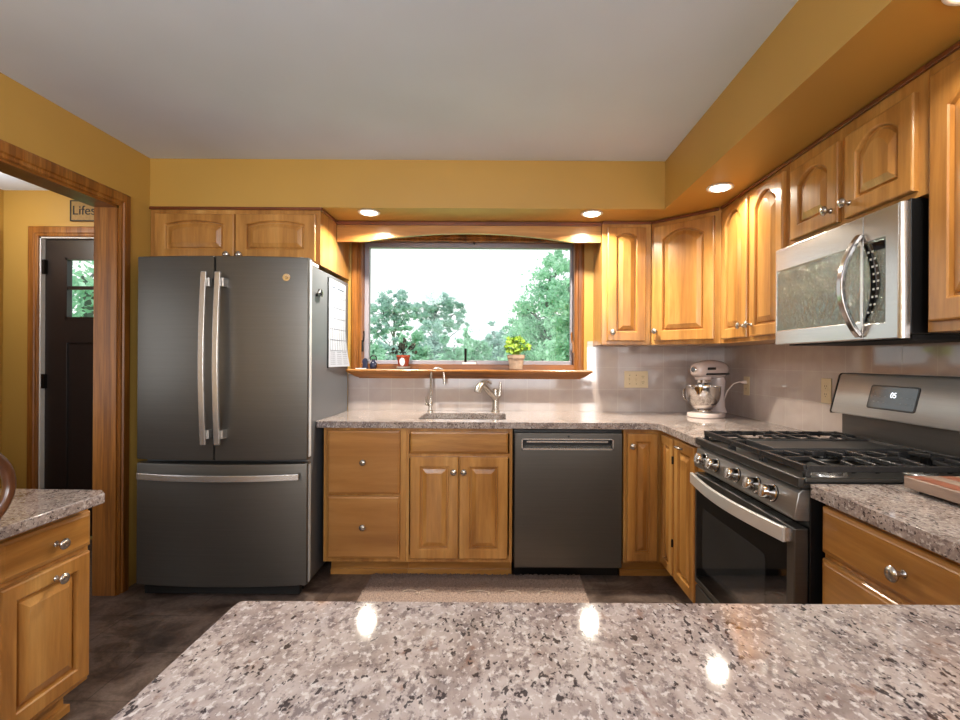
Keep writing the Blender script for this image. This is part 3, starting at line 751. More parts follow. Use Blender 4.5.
obj('faucet_body', G().lathe([(.030, 0), (.030, .006), (.024, .012), (.0225, .12), (.021, .15), (.014, .158), (.001, .16)], o, Z, 24), NICKEL, t)
obj('handle', G().tube([o + Vector((.016, 0, .10)), o + Vector((.030, 0, .115)), o + Vector((.034, .004, .20))], [.014, .011, .008], 10), NICKEL, t)
sp = [o + Vector((-.002, -.006, .09)), o + Vector((-.03, -.04, .125)), o + Vector((-.07, -.075, .17)), o + Vector((-.088, -.088, .182))]
obj('spout', G().tube(sp, [.019, .018, .017, .017], 14), NICKEL, t)
obj('spray_head', G().tube([o + Vector((-.078, -.08, .190)), o + Vector((-.095, -.10, .186)), o + Vector((-.110, -.118, .158)), o + Vector((-.116, -.124, .138))], [.018, .023, .026, .024], 16).tube([o + Vector((-.085, -.085, .205)), o + Vector((-.06, -.06, .21)), o + Vector((-.03, -.03, .19))], [.008, .007, .006], 8), NICKEL, t)

# ------------------------------------------------------------------ dishwasher
t = thing('dishwasher', 'slate grey dishwasher with recessed pocket handle below the counter', 'dishwasher', (0.388, 2.85, 0))
obj('tub_body', G().box(0.078, 0.698, 2.862, 3.40, 0.10, 0.866), BLACK, t)
g = G(); f = f_back(0, 2.8615, 0)
g.plate(f, [(0.083, 0.086), (0.694, 0.086), (0.694, 0.853), (0.083, 0.853)], [[(0.128, 0.765), (0.636, 0.765), (0.636, 0.815), (0.128, 0.815)]], 0.0, 0.042)
obj('door', g, SLATE, t, 0.004)
g = G(); g.boxf(f, 0.122, 0.642, 0.759, 0.821, 0.0005, 0.010); obj('handle_pocket', g, BLACK, t)
g = G()
for (u0, u1, v0, v1) in ((0.120, 0.644, 0.815, 0.821), (0.120, 0.644, 0.757, 0.766), (0.120, 0.127, 0.757, 0.821), (0.637, 0.644, 0.757, 0.821)): g.boxf(f, u0, u1, v0, v1, 0.036, 0.0445)
g.prism(F(f.p(0.127, 0, 0), f.v, f.w), [(0.766, .010), (0.766, .036), (0.778, .012)], 0, .51)
g.boxf(f, 0.150, 0.615, 0.797, 0.806, 0.012, 0.030)
obj('handle_surround', g, STEELX, t)
obj('badge', G().lathe([(.006, 0), (.006, .0015), (.001, .002)], f.p(0.388, 0.834, 0.042), f.w, 14), BLACK, t)
obj('kick_plate', G().box(0.084, 0.694, 2.925, 2.94, 0.0, 0.085), BLACK, t)

# ------------------------------------------------------------------ refrigerator
t = thing('refrigerator', 'slate grey french-door refrigerator with bottom freezer drawer', 'refrigerator', (-1.45, 3.0, 0))
FX0, FX1, FM = -1.922, -1.020, -1.493
FSX, FY = -1.048, 2.587
obj('cabinet_body', G().box(FX0 + .014, FSX, FY + .092, 3.40, 0.04, 1.785), FSIDE, t, 0.006)
obj('foot_grille', G().box(FX0 + .03, FSX - .02, FY + .06, FY + .092, 0.012, 0.07), BLACKM, t)
for x in (FX0 + .07, FSX - .05):
    for y in (2.75, 3.32): obj('foot', G().lathe([(.022, 0), (.022, .03), (.012, .04)], (x, y, 0), Z, 12), BLACKM, t)
def bowed(x0, x1, z0, z1, yb, e=0.010):                     # door with the fridge's gently bowed front
    n = 16; g = G(); cx = (FX0 + FX1) / 2; hw = (FX1 - FX0) / 2
    def yf(x): return FY + 0.034 * abs((x - cx) / hw) ** 2.2
    def ring(zin, grow):
        pts = []
        for i in range(n + 1):
            x = x0 + (x1 - x0) * i / n
            x = min(max(x, x0 + grow), x1 - grow)
            pts.append((x, yf(x) + grow, zin))
        return [(x0, yb, zin)] + [(x0, yf(x0) + e, zin)] + [(min(max(p[0], x0 + e * .3 + grow), x1 - e * .3 - grow), p[1], p[2]) for p in pts] + [(x1, yf(x1) + e, zin), (x1, yb, zin)]
    g.rings([ring(z0, .006), ring(z0 + .003, .001), ring(z0 + .008, 0), ring(z1 - .008, 0), ring(z1 - .003, .001), ring(z1, .006)])
    return g, yf
fr_doors = []
for x0, x1 in ((FX0, FM - .003), (FM + .003, FX1)):
    g, yf = bowed(x0, x1, 0.732, 1.803, FY + .086)
    fr_doors.append(obj('door', g, SLATE, t, ang=30))
g, yf = bowed(FX0, FX1, 0.070, 0.714, FY + .086)
fz = obj('freezer_drawer', g, SLATE, t, ang=30)
for d, x in zip(fr_doors, (FM - .030, FM + .042)):
    yy = yf(x); z0, z1 = 0.822, 1.712
    pts = [(x, yy - .045 - .022 * math.sin(PI * i / 20), z0 + (z1 - z0) * i / 20) for i in range(21)]
    h = obj('handle', G().bar(pts, .030, .016, X), STEELX, d, 0.004)
    sgn = 1 if x > FM else 1
    for z in (z1 - .075, z0 + .03): obj('handle_mount', G().box(x - .004, x + .024, yy - .04, yy + .004, z, z + .045), STEELX, h, 0.002)
pts = [(FX0 + .03 + (FX1 - FX0 - .06) * i / 20, FY - .030 - .022 * math.sin(PI * i / 20) + .03 * abs(i / 10 - 1) ** 2.2, 0.650) for i in range(21)]
h = obj('handle', G().bar(pts, .034, .016, Z), STEELX, fz, 0.004)
for a in (FX0 + .045, FX1 - .08): obj('handle_mount', G().box(a, a + .035, FY - .012, FY + .032, 0.638, 0.662), STEELX, h)
o = obj('badge', G().lathe([(.020, 0), (.020, .002), (.019, .003), (.0165, .003), (.016, .0022), (.001, .0022)], (-1.128, yf(-1.128) - .0008, 1.694), (.10, -1, 0), 28), CHROME, fr_doors[1], label='round chrome emblem')
fbad = F((-1.128 - .0003, yf(-1.128) - .0042, 1.694), (1, .10, 0), Z)
g = G()
for k in (-1, 1):
    g.tube([fbad.p(k * .002 + .005 * math.cos(a) * k, .006 * math.sin(a), .0) for a in [i * PI / 5 - .6 for i in range(8)]], .0012, 6)
g.tube([fbad.p(-.008, -.004), fbad.p(-.002, -.007), fbad.p(.004, -.006), fbad.p(.009, -.002)], .0011, 6)
obj('monogram', g, CHROME, o)
obj('hinge_cover', G().box(FSX - .10, FSX - .002, FY + .05, 2.86, 1.7855, 1.808), plain('hinge_grey', (176, 178, 180), .4), t, 0.006)
obj('hinge_cover', G().box(FX0 + .016, FX0 + .11, FY + .05, 2.86, 1.7855, 1.808), FSIDE, t, 0.006)
for a, b in ((.75, 1.78), (.09, .70)): obj('door_gasket', G().box(FX0 + .03, FSX - .004, FY + .0862, FY + .0918, a, b), BLACKM, t)
obj('edge_highlight', G().box(FX1 - .001, FX1 + .0025, FY + .052, FY + .080, 0.745, 1.795), plain('painted_edge_glint', (206, 208, 210), .35), fr_doors[1], label='painted highlight along the door edge')  # light strip paints the lamp and window glint on the door edge
obj('edge_highlight', G().box(FX1 - .001, FX1 + .0025, FY + .052, FY + .080, 0.08, 0.705), plain('painted_edge_glint', (150, 152, 154), .35), fz)  # dimmer strip, the same glint painted on the freezer edge
# things on the fridge's side
FS = FSX
t = thing('calendar', 'white paper wall calendar hanging on the refrigerator side', 'calendar', (FS, 3.16, 1.22))
def cal_pt(s, z):                                            # sheet: flat at the top, its lower corner curls out
    q = max(0.0, (1.45 - z) / .23)
    return (FS + .006 + .012 * q * q * s, 3.002 + s * (0.320 + .055 * q), z)
def sheet(n0, z0, z1, off, s0=0.0, s1=1.0):
    g = G(); rows = []
    for side in (0, .0012):
        for k in range(n0 + 1):
            z = z0 + (z1 - z0) * k / n0
            rows.append([Vector(cal_pt(s0 + (s1 - s0) * i / 8, z)) + Vector((off + side, 0, 0)) for i in range(9)])
    a = rows[:n0 + 1] + rows[n0 + 1:][::-1]
    g.rings([list(r) for r in a], False, False, closed=False); return g
obj('page', sheet(16, 1.218, 1.757, 0.0), CALPAPER, t)
obj('backing', G().box(FS + .0003, FS + .005, 2.992, 3.014, 1.212, 1.762), BLACK, t, label='black edge strip')
g = G()
for z in [1.69, 1.665] + [1.655 - .067 * k for k in range(6)]:
    q = [Vector(cal_pt(s, z)) + Vector((.0018, 0, 0)) for s in (0.06, .35, .65, .96)]; g.bar(q, .0022, .0006, Z)
for s in [0.06 + .15 * k * .857 for k in range(8)]:
    q = [Vector(cal_pt(s, z)) + Vector((.0018, 0, 0)) for z in (1.665, 1.5, 1.40, 1.32)]; g.bar(q, .0016, .0006, Y)
for k in range(7):
    z = 1.31 - k * .0125
    for s in (.08, .40, .70):
        q = [Vector(cal_pt(s + e, z)) + Vector((.0018, 0, 0)) for e in (0, .1, .22)]; g.bar(q, .002, .0006, Z)
for s0, s1 in ((.12, .36), (.44, .86)):
    q = [Vector(cal_pt(s, 1.712)) + Vector((.0018, 0, 0)) for s in (s0, (s0 + s1) / 2, s1)]; g.bar(q, .010, .0006, Z)
obj('ruled_grid', g, plain('calendar_ink', (84, 96, 118), .7), t)
t = thing('magnetic_clip', 'small black magnetic clip on the refrigerator side', 'clip', (FS, 2.835, 1.64))
obj('clip_body', G().prism(F((FS, 2.800, 1.620), Y, Z), [(0, 0), (.075, .012), (.075, .045), (.045, .05), (.03, .03), (0, .018)], 0.0005, 0.016), BLACK, t, 0.003)
obj('clip_lever', G().tube([(FS + .012, 2.87, 1.627), (FS + .024, 2.845, 1.645), (FS + .03, 2.82, 1.652)], [.004, .004, .003], 6), STEELX, t)

# ------------------------------------------------------------------ microwave
t = thing('microwave', 'stainless over-the-range microwave with curved vertical handle', 'microwave', (1.35, 1.83, 1.34))
MY0, MY1, MZ0, MZ1 = 1.512, 2.190, 1.340, 1.755
obj('oven_case', G().box(1.2365, XR - .0085, MY0 - .014, 2.168, MZ0 + .012, MZ1 + .008), BLACK, t, 0.003)
fm = F((1.2360, MY1, MZ0), -Y, Z); MW, MH = MY1 - MY0, MZ1 - MZ0
W1 = 0.530                                                  # door width; the control panel is the rest
def face_plate(u0, u1, hole, d):
    n = 5; g = G()
    g.plate(fm, [(u0, 0), (u1, 0), (u1, MH), (u0, MH)], [hole], 0, d); return g
dr = obj('door', face_plate(0.0, W1 - .001, [(.012, .062), (W1 - .0165, .062), (W1 - .0165, MH - .098), (.012, MH - .098)], .026), STEEL, t, 0.005)
obj('door_glass', G().boxf(fm, .011, W1 - .0155, .061, MH - .097, .012, .024), MIRRG, dr)
cp = obj('control_panel', G().prism(fm, [(W1 + .001, 0), (MW, 0), (MW, MH), (W1 + .001, MH), (W1 + .001, MH - .092), (MW - .052, MH - .092), (MW - .052, .052), (W1 + .001, .052)], 0, .026), STEEL, t, 0.003)
obj('panel_glass', G().boxf(fm, W1 + .0012, MW - .051, .051, MH - .091, .012, .024), MIRRG, cp)
cpoly = []
for i in range(13):
    a = i / 12; cpoly.append((W1 + .012 + .062 * math.sin(PI * a), .058 + (MH - .155) * a))
for i in range(13):
    a = 1 - i / 12; cpoly.append((W1 + .004 + .032 * math.sin(PI * a), .058 + (MH - .155) * a))
kp = obj('keypad', G().prism(fm, cpoly, 0.0242, .0265), GLOSSB, cp)
g = G()
for r in range(9):
    for c in range(2):
        a = .12 + r * .095; u = W1 + .012 + .040 * math.sin(PI * a) + (c - .5) * .018 + .008
        g.boxf(fm, u - .004, u + .004, .058 + (MH - .155) * a - .003, .058 + (MH - .155) * a + .003, 0.0265, .0271)
obj('key', g, plain('key_marks', (196, 200, 200), .5), kp)
obj('clock_display', G().boxf(fm, W1 + .03, MW - .056, MH - .128, MH - .100, .0242, .0258), GLOSSB, cp)
pts = [fm.p(W1 - .010 - .012 * math.sin(PI * i / 18), .012 + (MH - .075) * i / 18, 0.029 + .056 * math.sin(PI * i / 18) ** .8) for i in range(19)]
obj('handle', G().bar(pts, .026, .016, Y), DARKHANDLE, dr, 0.004)
obj('side_trim', G().prism(F(fm.p(0, 0, 0), fm.u, -fm.w), [(MW + .0004, 0), (MW + .0004, -.026), (MW + .006, -.0245), (MW + .010, -.020), (MW + .0125, -.013), (MW + .0135, 0)], 0, MH), STEEL, t)
obj('vent_grille', G().box(1.262, 1.54, MY0 + .01, MY1 - .02, MZ0 - .004, MZ0 + .0115), BLACKM, t)

# ------------------------------------------------------------------ range
t = thing('gas_range', 'slate and stainless gas range with black cast-iron grates', 'range', (1.2, 1.82, 0))
RY0, RY1 = 1.447, 2.197
obj('range_body', G().box(0.905, 1.545, RY0, RY1, 0.03, 0.893), BLACK, t, 0.003)
for y in (RY0 + .06, RY1 - .06):
    for x in (0.97, 1.48): obj('foot', G().lathe([(.018, 0), (.018, .03)], (x, y, 0), Z, 12), BLACKM, t)
fo = F((0.9045, RY1, 0), -Y, Z); RW = RY1 - RY0
obj('storage_drawer', G().boxf(fo, .004, RW - .004, .075, .283, 0, .040), SLATE, t, 0.005)
od = obj('oven_door', G().plate(fo, [(.004, .295), (RW - .004, .295), (RW - .004, .778), (.004, .778)], [[(.02, .32), (RW - .045, .32), (RW - .045, .735), (.02, .735)]], 0, .043), SLATE, t, 0.005)
obj('door_glass', G().boxf(fo, .019, RW - .044, .319, .736, .030, .0415), GLOSSB, od)
obj('oven_window', G().plate(fo, rounded([(.085, .385), (RW - .165, .385), (RW - .165, .640), (.085, .640)], [.02] * 4), [], .0416, .0420), plain('tinted_window', (42, 43, 44), .05, 0, .05, Specular_IOR_Level=0.9), od)
g = G()
for k in range(5):
    u = .075 + k * .125
    for j in range(3): g.boxf(fo, u, u + .105, .7783, .7795, .008 + j * .011, .014 + j * .011)
obj('vent_slot', g, plain('vent_chrome', (150, 150, 148), .3, 1.0), od)
pts = [fo.p(.012 + (RW - .03) * i / 22, .755, .062 + .034 * math.sin(PI * i / 22)) for i in range(23)]
h = obj('handle', G().bar(pts, .046, .014, Z), SATIN, od, 0.004)
for a in (.012, RW - .046): obj('handle_mount', G().boxf(fo, a, a + .028, .735, .775, .041, .062), STEELX, h)
# sloped control fascia
obj('control_fascia', G().prism(F((0, RY0, 0), X, Z), [(.905, .800), (.862, .802), (.858, .812), (.872, .882), (.884, .892), (.905, .893)], -(RW), 0), FASCIA, t, 0.003)
fw = Vector((-.98, 0, .196)).normalized()
for k, y in enumerate((2.095, 1.985, 1.815, 1.675, 1.572)):
    o = Vector((.8655, y, .850))
    kb = obj('burner_knob', G().lathe([(.027, -.004), (.027, .004), (.0235, .006), (.0225, .016), (.0215, .034), (.0195, .040), (.001, .0415)], o, fw, 28), CHROME, t, label='ridged chrome burner knob')
    obj('knob_ring', G().lathe([(.0285, -.0045), (.0285, .002), (.0268, .0025), (.0268, -.0045)], o, fw, 28), BLACK, kb)
    sd = Vector((0, 1, 0)); up = fw.cross(sd)
    obj('knob_grip', G().bar([o + fw * .0415 - up * .018, o + fw * .0425, o + fw * .0415 + up * .018], .007, .006, sd), STEELX, kb)
# cooktop
obj('cooktop', G().box(.876, 1.500, RY0 - .004, RY1 + .004, .8935, .912), ENAMEL, t, 0.006)
g = G(); g.box(.866, .886, RY0 - .006, RY1 + .006, .899, .930); g.box(.886, 1.50, RY0 - .006, RY0 + .010, .9125, .928); g.box(.886, 1.50, RY1 - .010, RY1 + .006, .9125, .928)
obj('cooktop_rim', g, ENAMEL, t, 0.005, 3)
for (x, y, r) in ((1.03, 2.07, .045), (1.33, 2.07, .036), (1.03, 1.575, .05), (1.33, 1.575, .036), (1.18, 1.822, .04)):
    b = obj('burner', G().lathe([(r + .012, 0), (r + .010, .006), (r, .010), (r, .016)], (x, y, .9125), Z, 24), STEELX, t)
    obj('burner_cap', G().lathe([(r + .003, 0), (r + .004, .004), (r, .009), (.001, .010)], (x, y, .9287), Z, 24), BLACKM, b)
def grate(y0, y1, name):
    g = G(); x0, x1, z = .902, 1.47, .957
    for x in (x0, x1): g.bar([(x, y0, z - .006), (x, y1, z - .006)], .013, .022, X)
    for y in (y0, y1): g.bar([(x0, y, z - .006), (x1, y, z - .006)], .013, .018, Y)
    ym = (y0 + y1) / 2
    for k in range(1, 8):
        x = x0 + (x1 - x0) * k / 8
        if k == 4: g.bar([(x, y0, z), (x, y1, z)], .012, .014, X); continue
        s = .055 if k in (2, 6) else .095 if k in (1, 3, 5, 7) else .1
        g.bar([(x, y0, z - .018), (x, y0 + .008, z), (x, y0 + s, z + .004)], .011, .013, X)
        g.bar([(x, y1, z - .018), (x, y1 - .008, z), (x, y1 - s, z + .004)], .011, .013, X)
    for xc in (x0 + (x1 - x0) * .25, x0 + (x1 - x0) * .75):
        for s in (-1, 1): g.bar([(xc + s * (x1 - x0) * .25, ym, z), (xc + s * .05, ym, z + .002)], .012, .012, Y)
    for x in (x0 + .004, x1 - .004):
        for y in (y0 + .004, y1 - .004): g.box(x - .008, x + .008, y - .008, y + .008, .9122, z - .004)
    return obj('grate', g, IRON, t, 0.002)
grate(1.462, 1.704, 'r'); grate(1.940, 2.182, 'l')
g = G(); x0, x1 = .902, 1.47
for y in (1.712, 1.932): g.bar([(x0, y, .951), (x1, y, .951)], .012, .018, Y)
for x in (x0, x1): g.bar([(x, 1.712, .951), (x, 1.932, .951)], .013, .020, X)
for x in (x0 + .004, x1 - .004):
    for y in (1.716, 1.928): g.box(x - .008, x + .008, y - .008, y + .008, .9122, .950)
obj('grate', g, IRON, t, 0.002)
obj('griddle', G().rings([[(x0 + .05 + e, 1.722 + e, z), (x1 - .04 - e, 1.722 + e, z), (x1 - .04 - e, 1.922 - e, z), (x0 + .05 + e, 1.922 - e, z)] for e, z in ((0, .944), (0, .966), (.006, .966), (.012, .961))]), GRIDD, t, 0.002)
# backguard
obj('riser', G().box(1.512, 1.545, RY0 + .0, RY1, .9125, 1.045), brushed('riser_grey', (92, 90, 88), .4, .8, (4, 4, 260)), t, 0.003)
obj('rear_vent', G().box(1.478, 1.5115, RY0 + .04, RY1 - .04, .9125, .932), ENAMEL, t, 0.004)
bg = obj('backguard', G().prism(F((0, RY0 - .006, 0), X, Z), [(1.553, 1.214), (1.516, 1.214), (1.508, 1.206), (1.468, 1.052), (1.470, 1.044), (1.553, 1.044)], -(RW + .012), 0), brushed('backguard_steel', (172, 171, 169), 0.36, 0.6, (4, 4, 320)), t, 0.003)
o = obj('backguard_edge', G().prism(F((0, RY1 + .0065, 0), X, Z), [(1.5535, 1.217), (1.514, 1.217), (1.505, 1.208), (1.465, 1.051), (1.467, 1.041), (1.5535, 1.041)], -.005, 0).prism(F((0, RY0 - .0115, 0), X, Z), [(1.5535, 1.217), (1.514, 1.217), (1.505, 1.208), (1.465, 1.051), (1.467, 1.041), (1.5535, 1.041)], -.005, 0).box(1.516, 1.5535, RY0 - .006, RY1 + .006, 1.2142, 1.2185), BLACK, bg)
va = Vector((.040, 0, .154)).normalized()
fd = F(Vector((1.4707, 1.873, 1.0595)) - va * 0, -Y, va)       # lies on the sloped face
fd = F(Vector((1.4685, 1.873, 1.0535)), -Y, va)
obj('display_bezel', G().plate(fd, rounded([(-.128, .030), (.106, .030), (.106, .126), (-.128, .126)], [.012] * 4), [], .0002, .0022), BLACK, bg)
dg = obj('display', G().plate(fd, rounded([(-.120, .036), (.100, .036), (.100, .120), (-.120, .120)], [.008] * 4), [], .0023, .0032), plain('display_glass', (96, 101, 104), .12, .3, .04), bg)
text('05', F(fd.p(-.005, .088, .0034), fd.u, fd.v), .030, .0003, DIGIT, dg, 'display_digits')
g = G()
for r, u in enumerate((-.10, -.075, -.05, .03, .055, .08)):
    for v in (.058, .080): g.boxf(fd, u, u + .010, v, v + .003, .0033, .0036)
obj('touch_mark', g, plain('touch_marks', (104, 110, 112), .4), dg)

# ------------------------------------------------------------------ stand mixer
ang = math.atan2(-.55, -.84)
t = thing('stand_mixer', 'white stand mixer with steel bowl on the counter in the corner', 'mixer', (1.330, 3.165, CT), ang)
def sec(x, cy, cz, ry, rz, n=20, p=2.4, flat=None):
    out = []
    for i in range(n):
        a = 2 * PI * i / n; c, s = math.cos(a), math.sin(a)
        out.append((x, cy + ry * abs(c) ** (2 / p) * (1 if c > 0 else -1), cz + rz * abs(s) ** (2 / p) * (1 if s > 0 else -1)))
    return out
g = G(); rr = []
for e, z in ((.004, 0), (0, .004), (0, .020), (.006, .028), (.03, .033)):
    rr.append([((.02 + (.135 - e) * math.cos(2 * PI * i / 32)), (.105 - e + (.012 * math.cos(2 * PI * i / 32))) * math.sin(2 * PI * i / 32), z) for i in range(32)])
obj('base', G().rings(rr), MIXW, t, local=True)
g = G(); rr = []
for z, x, rx, ry in ((.025, -.085, .050, .066), (.06, -.085, .040, .052), (.13, -.092, .036, .044), (.19, -.098, .040, .042), (.225, -.095, .046, .046), (.250, -.09, .04, .04)):
    rr.append([(x + rx * math.cos(2 * PI * i / 24), ry * math.sin(2 * PI * i / 24), z) for i in range(24)])
obj('column', G().rings(rr), MIXW, t, local=True)
hd_ = obj('motor_head', G().rings([sec(-.165, 0, .295, .012, .012), sec(-.160, 0, .295, .034, .030), sec(-.14, 0, .297, .05, .046), sec(-.10, 0, .298, .058, .055), sec(-.03, 0, .300, .062, .060), sec(.04, 0, .300, .060, .058), sec(.10, 0, .298, .054, .050), sec(.135, 0, .296, .044, .040), sec(.150, 0, .295, .028, .026), sec(.153, 0, .295, .008, .008)]), MIXW, t, local=True)
obj('trim_band', G().rings([[(x, y, z) for x, y, z in sec(q, 0, .272, w, .0065, 16, 6)] for q, w in ((-.163, .030), (-.13, .0585), (-.05, .0635), (.05, .0635), (.10, .059))]), BLACK, hd_, local=True)
for a in (-.0625, .056): obj('brand_plate', G().box(.02, .10, a, a + .0065, .298, .314), BLACK, hd_, 0.002, local=True)
obj('attachment_hub', G().lathe([(.019, 0), (.019, .010), (.015, .014), (.001, .014)], (.149, 0, .300), X, 20), CHROME, hd_, local=True)
obj('speed_knob', G().ball((-.09, -.064, .292), (.008, .008, .008), 12, 8), BLACK, hd_, local=True)
obj('planetary', G().lathe([(.030, 0), (.042, .006), (.044, .022), (.036, .030)], (.062, 0, .212), Z, 24), CHROME, t, local=True)
obj('head_neck', G().lathe([(.048, 0), (.052, .02)], (.062, 0, .236), Z, 24), MIXW, t, local=True)
bw = obj('bowl', G().lathe([(.045, 0), (.052, .003), (.052, .010), (.046, .014), (.075, .038), (.096, .075), (.1045, .115), (.106, .158), (.109, .160), (.109, .163), (.104, .163), (.102, .115), (.092, .075), (.07, .04), (.001, .02)], (.062, 0, .0335), Z, 40), CHROME, t, local=True)
obj('bowl_handle', G().bar([(.062, -.103, .175), (.066, -.135, .172), (.068, -.142, .14), (.066, -.132, .105), (.062, -.098, .098)], .016, .006, X), CHROME, bw, 0.002, local=True)
obj('beater', G().tube([(.062, 0, .212), (.062, 0, .17)], .008, 10).tube([(.062, -.02, .17), (.062, -.045, .12), (.062, -.03, .07), (.062, 0, .06), (.062, .03, .07), (.062, .045, .12), (.062, .02, .17)], .006, 8), WHITE, t, local=True)
cd = G().tube([(XR - .030, 3.128, 1.135), (XR - .055, 3.130, 1.137), (1.475, 3.14, 1.125), (1.445, 3.16, 1.08), (1.43, 3.19, 1.0), (1.425, 3.22, .945), (1.450, 3.235, .921), (1.456, 3.225, .934)], .004, 8)
o = obj('power_cord', cd, MIXW, None); tag(o, 'white power cord arching from the wall outlet down to the mixer', 'cord')
pg = obj('plug', G().lathe([(.012, 0), (.013, .010), (.010, .022), (.005, .032)], (XR - .0155, 3.128, 1.135), -X, 14), MIXW, o)

# ------------------------------------------------------------------ outlets
def duplex(g, f, u, v):
    for s in (-1, 1):
        for du in (-.006, .006): g.boxf(f, u + du - .0012, u + du + .0012, v + s * .019 - .001, v + s * .019 + .008, .0066, .0072)
        g.lathe([(.0025, 0), (.0025, .0006)], f.p(u, v + s * .019 - .007, .0066), f.w, 10)
def outlet(f, W, H, label, gangs):
    t = thing('wall_outlet', label, 'outlet', f.o)
    obj('cover_plate', G().boxf(f, -W / 2, W / 2, -H / 2, H / 2, .0002, .005), ALMOND, t, 0.003)
    for u, kind in gangs:
        if kind == 'd':
            ins = obj('receptacle', G().boxf(f, u - .016, u + .016, .004, .035, .0048, .0066).boxf(f, u - .016, u + .016, -.035, -.004, .0048, .0066), ALMOND, t, 0.002)
            g = G(); duplex(g, f, u, 0); obj('slots', g, IVORYD, ins)
        else:
            ins = obj('toggle', G().boxf(f, u - .005, u + .005, -.012, .012, .0048, .0075).boxf(f, u - .004, u + .004, -.002, .009, .007, .017), ALMOND, t, 0.001)
            obj('screw', G().lathe([(.003, 0), (.003, .001)], f.p(u, .030, .005), f.w, 10).lathe([(.003, 0), (.003, .001)], f.p(u, -.030, .005), f.w, 10), IVORYD, ins)
    return t
outlet(F((0.941, YB - .0085, 1.136), X, Z), .165, .116, 'wide almond triple-gang outlet and switch plate on the back tile', [(-.046, 't'), (0, 't'), (.046, 'd')])
outlet(F((XR - .0085, 3.128, 1.112), -Y, Z), .072, .118, 'almond wall outlet behind the mixer with a plug in it', [(0, 'd')])
outlet(F((XR - .0085, 2.362, 1.128), -Y, Z), .072, .118, 'almond wall outlet beside the range backguard', [(0, 'd')])

# ------------------------------------------------------------------ cutting board
t = thing('cutting_board', 'thick wooden cutting board on the granite beside the range', 'cutting board', (1.30, 1.15, CT))
BX0, BX1, BY0, BY1 = 1.108, 1.50, 0.93, 1.362
obj('board', G().box(BX0, BX1, BY0, BY1, CT + .010, CT + .040), BOARD_B, t, 0.003)
n = 9
for k in range(n):
    w = (BX1 - BX0 - .012) / n; x = BX0 + .006 + k * w
    obj('strip', G().box(x + .0008, x + w - .0008, BY0 + .004, BY1 - .004, CT + .0401, CT + .0412), BOARD_A if k % 2 == 0 else BOARD_B, t)
for x in (BX0 + .03, BX1 - .03):
    for y in (BY0 + .03, BY1 - .03): obj('foot', G().lathe([(.011, 0), (.010, .010)], (x, y, CT), Z, 12), BLACK, t)

# ------------------------------------------------------------------ rug
RX0, RX1, RYa, RYb = -0.745, 0.472, 2.33, 2.905
nx, ny = 180, 90
g = G(); top = []
rnd = random.Random(3)
for j in range(ny + 1):
    row = []
    for i in range(nx + 1):
        e = min(i, nx - i, j, ny - j)
        row.append((RX0 + (RX1 - RX0) * i / nx + rnd.uniform(-.002, .002), RYa + (RYb - RYa) * j / ny + rnd.uniform(-.002, .002), (.002 if e == 0 else .007 + rnd.uniform(0, .013))))
    top.append(row)
g.rings(top, False, False, closed=False)
def rug_mat():
    t = NT('taupe_pile'); v = t.coords((1, 1, 1), vary=False)
    n = t.noise(v, 140, 3, 0.7); sx = t.new('ShaderNodeSeparateXYZ'); t.link(v, sx.inputs[0])
    band = t.new('ShaderNodeMapRange'); t.link(sx.outputs[1], band.inputs[0]); band.inputs[1].default_value = 2.72; band.inputs[2].default_value = 2.74
    base = t.mix(band.outputs[0], lin((152, 132, 121)), lin((120, 102, 94)))
    col = t.mix(1.0, base, t.ramp(n, [(0.3, (.45, .43, .42)), (0.62, (1.15, 1.15, 1.15))]), 'MULTIPLY')
    return t.set(Base_Color=col, Roughness=0.95)
o = obj('rug', g, rug_mat(), None, ang=180); tag(o, 'taupe textured rug on the floor before the sink cabinet', 'rug')
for cx, sg in ((-.49, 1), (-.38, -1), (-.13, 1.5), (.06, 1), (.26, -1)):
    g = G().tube([(cx + .055 * sg * math.cos(a) * (1 - .06 * k), 2.66 + .03 * math.sin(a), .0155) for k, a in enumerate([-.6 + .5 * i for i in range(8)])], .005, 6)
    obj('curl_motif', g, PILE, o, label='pale raised curl')

# ------------------------------------------------------------------ things on the window sill
SZ = 1.2005
def leaf(g, c, n, r, asp=1.3, cup=.25):
    c, n = Vector(c), Vector(n).normalized(); a = n.orthogonal().normalized(); b = n.cross(a)
    rim = [c + (a * math.cos(2 * PI * i / 8) * r * asp + b * math.sin(2 * PI * i / 8) * r) + n * (r * cup * (math.cos(4 * PI * i / 8))) for i in range(8)]
    vs = g.verts(rim); ctr = g.bm.verts.new(c - n * r * .15); lo = g.bm.verts.new(c - n * r * .25)
    for i in range(8):
        g.face([vs[i], vs[(i + 1) % 8], ctr]); g.face([vs[(i + 1) % 8], vs[i], lo])
PX, PY = -0.670, YB - .045
t = thing('potted_plant', 'small red pot with white motif and dark round-leaved plant on the sill', 'plant', (PX, PY, SZ))
pot = obj('pot', G().lathe([(.030, .018), (.032, .02), (.044, .082), (.047, .084), (.047, .096), (.041, .096), (.039, .084), (.001, .082)], (PX, PY, SZ), Z, 28), TERRA, t)
obj('saucer', G().lathe([(.036, 0), (.046, .006), (.048, .018), (.044, .018), (.035, .012), (.001, .012)], (PX, PY, SZ), Z, 28), plain('grey_saucer', (150, 144, 138), .5), t)
motif = []
for i in range(17):
    a = 2 * PI * i / 16; w = .019 * math.sin(a / 2) * (1 if True else 0)
fmot = F((PX, PY - .0392, SZ + .045), X, (0, -.19, 1))
mo = [(.018 * math.sin(a) * (1 - .25 * math.cos(a)), .022 * -math.cos(a) * (1 if math.cos(a) > 0 else 1.45)) for a in [2 * PI * i / 20 for i in range(20)]]
